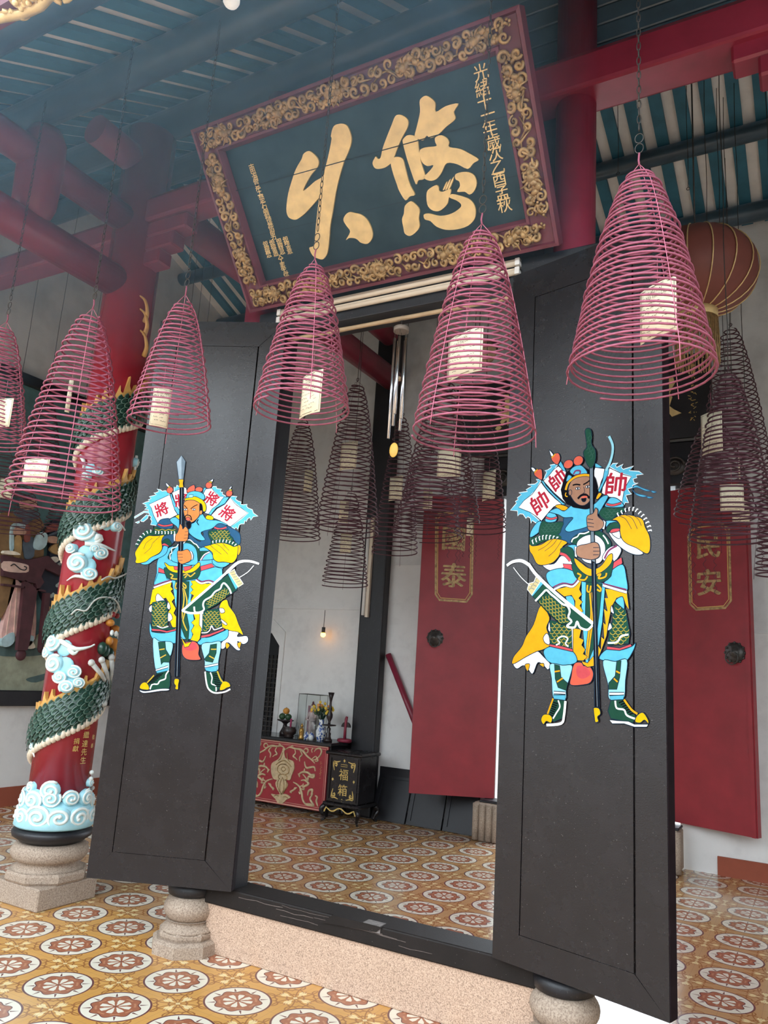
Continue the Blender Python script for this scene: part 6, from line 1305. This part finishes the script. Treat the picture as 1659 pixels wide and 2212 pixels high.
lc = ony(1503, 592, 5.6); zc = (lc - EYE).dot(MW @ Vector((0,0,1))); LR = 125/F*zc; LH = 94/F*zc
ln = thing('paper_lantern', 'large round red brown lantern with gold ribs at the right', 'lantern', lc); mb = MB(); n = 32; o = 0; mb.smooth = True
for i in range(17):
    t = PI*(.07 + .86*i/16)
    for j in range(n): a = 2*PI*j/n; k = 1 - .02*(.5 + .5*cos(a*16)); mb.v.append(tuple(lc + Vector((LR*sin(t)**.9*cos(a)*k, LR*sin(t)**.9*sin(a)*k, -LH*cos(t)))))
for i in range(16):
    for j in range(n): j2 = (j+1) % n; mb.face((i*n+j, i*n+j2, (i+1)*n+j2, (i+1)*n+j))
mb.build('globe', [plain('lantern_cloth', (.20,.06,.045), .6, .15, 4)], ln)
mb = MB()
for j in range(16): mb.tube([lc + Vector((LR*sin(PI*(.07+.86*i/16))**.9*cos(2*PI*j/16)*1.004, LR*sin(PI*(.07+.86*i/16))**.9*sin(2*PI*j/16)*1.004, -LH*cos(PI*(.07+.86*i/16)))) for i in range(17)], .005, 5)
mb.build('gold_rib', [M['gold']], ln)
mb = MB(); mb.cyl(lc - Vector((0,0,LH*.95)), lc - Vector((0,0,LH*1.15)), LR*.34, 28); mb.build('collar', [M['gold']], ln); mb = MB(); mb.cyl(lc + Vector((0,0,LH*.95)), lc + Vector((0,0,LH*1.05)), LR*.3, 28); mb.build('collar', [M['gold']], ln)
mb = MB(); rg = random.Random(8)
for j in range(70): a = 2*PI*j/70; b = lc + Vector((LR*.33*cos(a), LR*.33*sin(a), -LH*1.14)); mb.tube([b, b + Vector((rg.uniform(-.01,.01), rg.uniform(-.01,.01), -.2)), b + Vector((rg.uniform(-.015,.015), 0, -.36))], .004, 4)
mb.build('tassel_fringe', [M['gold_dark']], ln); mb = MB(); mb.cyl(lc + Vector((0,0,LH)), (lc.x, lc.y, zf(5.6)-.02), .006, 6); mb.build('cord', [M['iron']], ln)
dl_ = ony(1034, 758, 7.3); dd = thing('hanging_drum', 'brown round wooden drum lamp hanging inside behind the coil beside the lintel', 'lamp', dl_); mb = MB(); mb.lathe([(.08,-.11),(.17,-.09),(.20,-.02),(.19,.04)], 24, dl_); mb.build('bowl', [M['wood']], dd); mb = MB(); mb.lathe([(.21,.04),(.215,.06),(.12,.10),(.02,.12)], 24, dl_); mb.build('cap', [M['iron']], dd); mb = MB(); mb.cyl(dl_ + Vector((0,0,.12)), (dl_.x, dl_.y, zr(7.3)-.02), .005, 6); mb.build('cord', [M['iron']], dd)
# gilded carved eave beam in the very corner
e0 = ony(0, 12, 1.45); eb = thing('eave_carving', 'gilded carved eave board in the top left corner of the photo', 'carving', (e0.x, 1.45, e0.z)); fe = Frame((XL+.3, 1.45, e0.z), (1,0,0), (0,0,1)); mb = MB(); mb.box((XL+.3, 1.45, e0.z), (-1.5, 1.53, e0.z+.22)); mb.build('board', [M['frame_red']], eb)
mb = MB(); mb.mat(M['gold']); rg = random.Random(21)
for k in range(90): scroll(mb, fe, (rg.uniform(2.0,5.5), rg.uniform(.03,.19)), rg.uniform(.03,.05), rg.uniform(0,6), rg.choice((1,-1)), .010, .01)
mb.build('gilded_carving', None, eb); mb = MB(); mb.mat(M['gold'])
for k in range(90): scroll(mb, Frame((XL+.3, 1.49, e0.z), (1,0,0), (0,1,0)), (rg.uniform(2.0,5.5), rg.uniform(-.03,.03)), rg.uniform(.025,.04), rg.uniform(0,6), rg.choice((1,-1)), .010, -.01)
mb.tube([(XL+2.2 + .1*i, 1.49 + .03*sin(i), e0.z - .005) for i in range(38)], .022, 6); mb.build('gilded_carving', None, eb)
# ================================================================ outside the gate
sh = thing('street_bush', 'green leafy bush glimpsed outside through the gate gap', 'bush', (-3.6, 14, 0)); rg = random.Random(6); mb = MB()
for k in range(1500):
    a, e = rg.uniform(0, 6.28), rg.uniform(-.2, 1.5); q = Vector((-4.6 + 1.5*cos(a)*cos(e)*rg.uniform(.6,1), 15 + 1.0*sin(a)*cos(e), 1.0 + 1.2*sin(e)*rg.uniform(.5,1))); s_ = rg.uniform(.06,.13); u = Vector((rg.uniform(-1,1), rg.uniform(-1,1), rg.uniform(-1,1))).normalized()*s_; v = u.orthogonal()*.5
    mb.add([q - u, q + v, q + u, q - v], [(0,1,2,3)])
mb.build('foliage', [plain('bush_leaf', (.10,.24,.05), .6, .4, 3)], sh); mb = MB(); mb.cyl((-4.6,15,-.02), (-4.6,15,1.2), .08, 8); mb.build('trunk', [M['wood']], sh)
# ================================================================ the courtyard side behind the viewer
mb = MB(); mb.box((XL-4, -10.6, 0), (XR+4, -10.2, 3.5)); mb.prism([(XL-5, -8.9, 3.3), (XL-5, -10.2, 3.75), (XL-5, -12.5, 4.7), (XL-5, -12.5, 3.3)], (XR-XL+10, 0, 0))
struct('wall_front_unseen', mb, [plain('unseen_hall_timber', (.10,.06,.05), .8, .2, 2)])  # opposite hall, out of view, added and sized for reflections on the doors
mb = MB(); mb.box((XL-.3, -10.2, 0), (XL, 1.05, 3.0)); mb.box((XR, -10.2, 0), (XR+.3, 1.05, 3.0)); struct('wall_courtyard', mb, [M['plaster']])
mb = MB(); mb.box((XL-6, -10.2, -.2), (XR+6, -5, 0)); struct('floor', mb, [plain('courtyard_paving', (.40,.37,.34), .8, .1, 3)])
mb = MB(); mb.box((XL+.02, .9, 3.62), (-.9, 3.6, 7.0))
hz_ = bpy.data.materials.new('incense_smoke'); hz_.use_nodes = True; t_ = hz_.node_tree; t_.nodes.clear(); o_ = t_.nodes.new('ShaderNodeOutputMaterial'); v_ = t_.nodes.new('ShaderNodeVolumeScatter')
v_.inputs['Color'].default_value = (.38,.70,1,1); v_.inputs['Density'].default_value = .125; v_.inputs['Anisotropy'].default_value = .2; t_.links.new(v_.outputs[0], o_.inputs['Volume'])
tag(mb.build('smoke_haze', [hz_]), 'thin bluish incense smoke hanging under the front roof at the upper left', 'smoke', kind='stuff')
EXPO = 1.9
# ================================================================ camera, light
cam = bpy.data.cameras.new('camera'); co = bpy.data.objects.new('camera', cam); COL.objects.link(co)
cam.sensor_fit = 'HORIZONTAL'; cam.sensor_width = 36; cam.lens = 36*F/1659; cam.clip_start = .05; cam.clip_end = 200
mx = Matrix.Identity(4)
for i, d in enumerate((Vector((1,0,0)), Vector((0,-1,0)), Vector((0,0,-1)))):
    w = MW @ d
    for j in range(3): mx[j][i] = w[j]
for j in range(3): mx[j][3] = EYE[j]
co.matrix_world = mx; SC.camera = co
wd = bpy.data.worlds.new('overcast'); SC.world = wd; wd.use_nodes = True
nt = wd.node_tree; bg = nt.nodes['Background']; bg.inputs[0].default_value = (.82, .92, 1.0, 1); tc = nt.nodes.new('ShaderNodeTexCoord'); sx = nt.nodes.new('ShaderNodeSeparateXYZ'); nt.links.new(tc.outputs['Generated'], sx.inputs[0])
glow = S(nt, sx.outputs[1]).abs().pow(5)*1.5 + 1.25; nt.links.new(glow.k, bg.inputs[1])     # overcast sky, brighter along the street and courtyard axis
SC.view_settings.view_transform = 'Standard'; SC.view_settings.look = 'None'; SC.view_settings.exposure = EXPO; SC.view_settings.gamma = 1
SC.view_settings.use_curve_mapping = False
SC.cycles.max_bounces = 10; SC.cycles.diffuse_bounces = 6; SC.cycles.use_adaptive_sampling = True; SC.cycles.adaptive_threshold = .02; SC.cycles.use_denoising = True; SC.cycles.transparent_max_bounces = 40; SC.cycles.volume_bounces = 1
SC.cycles.sample_clamp_indirect = 6
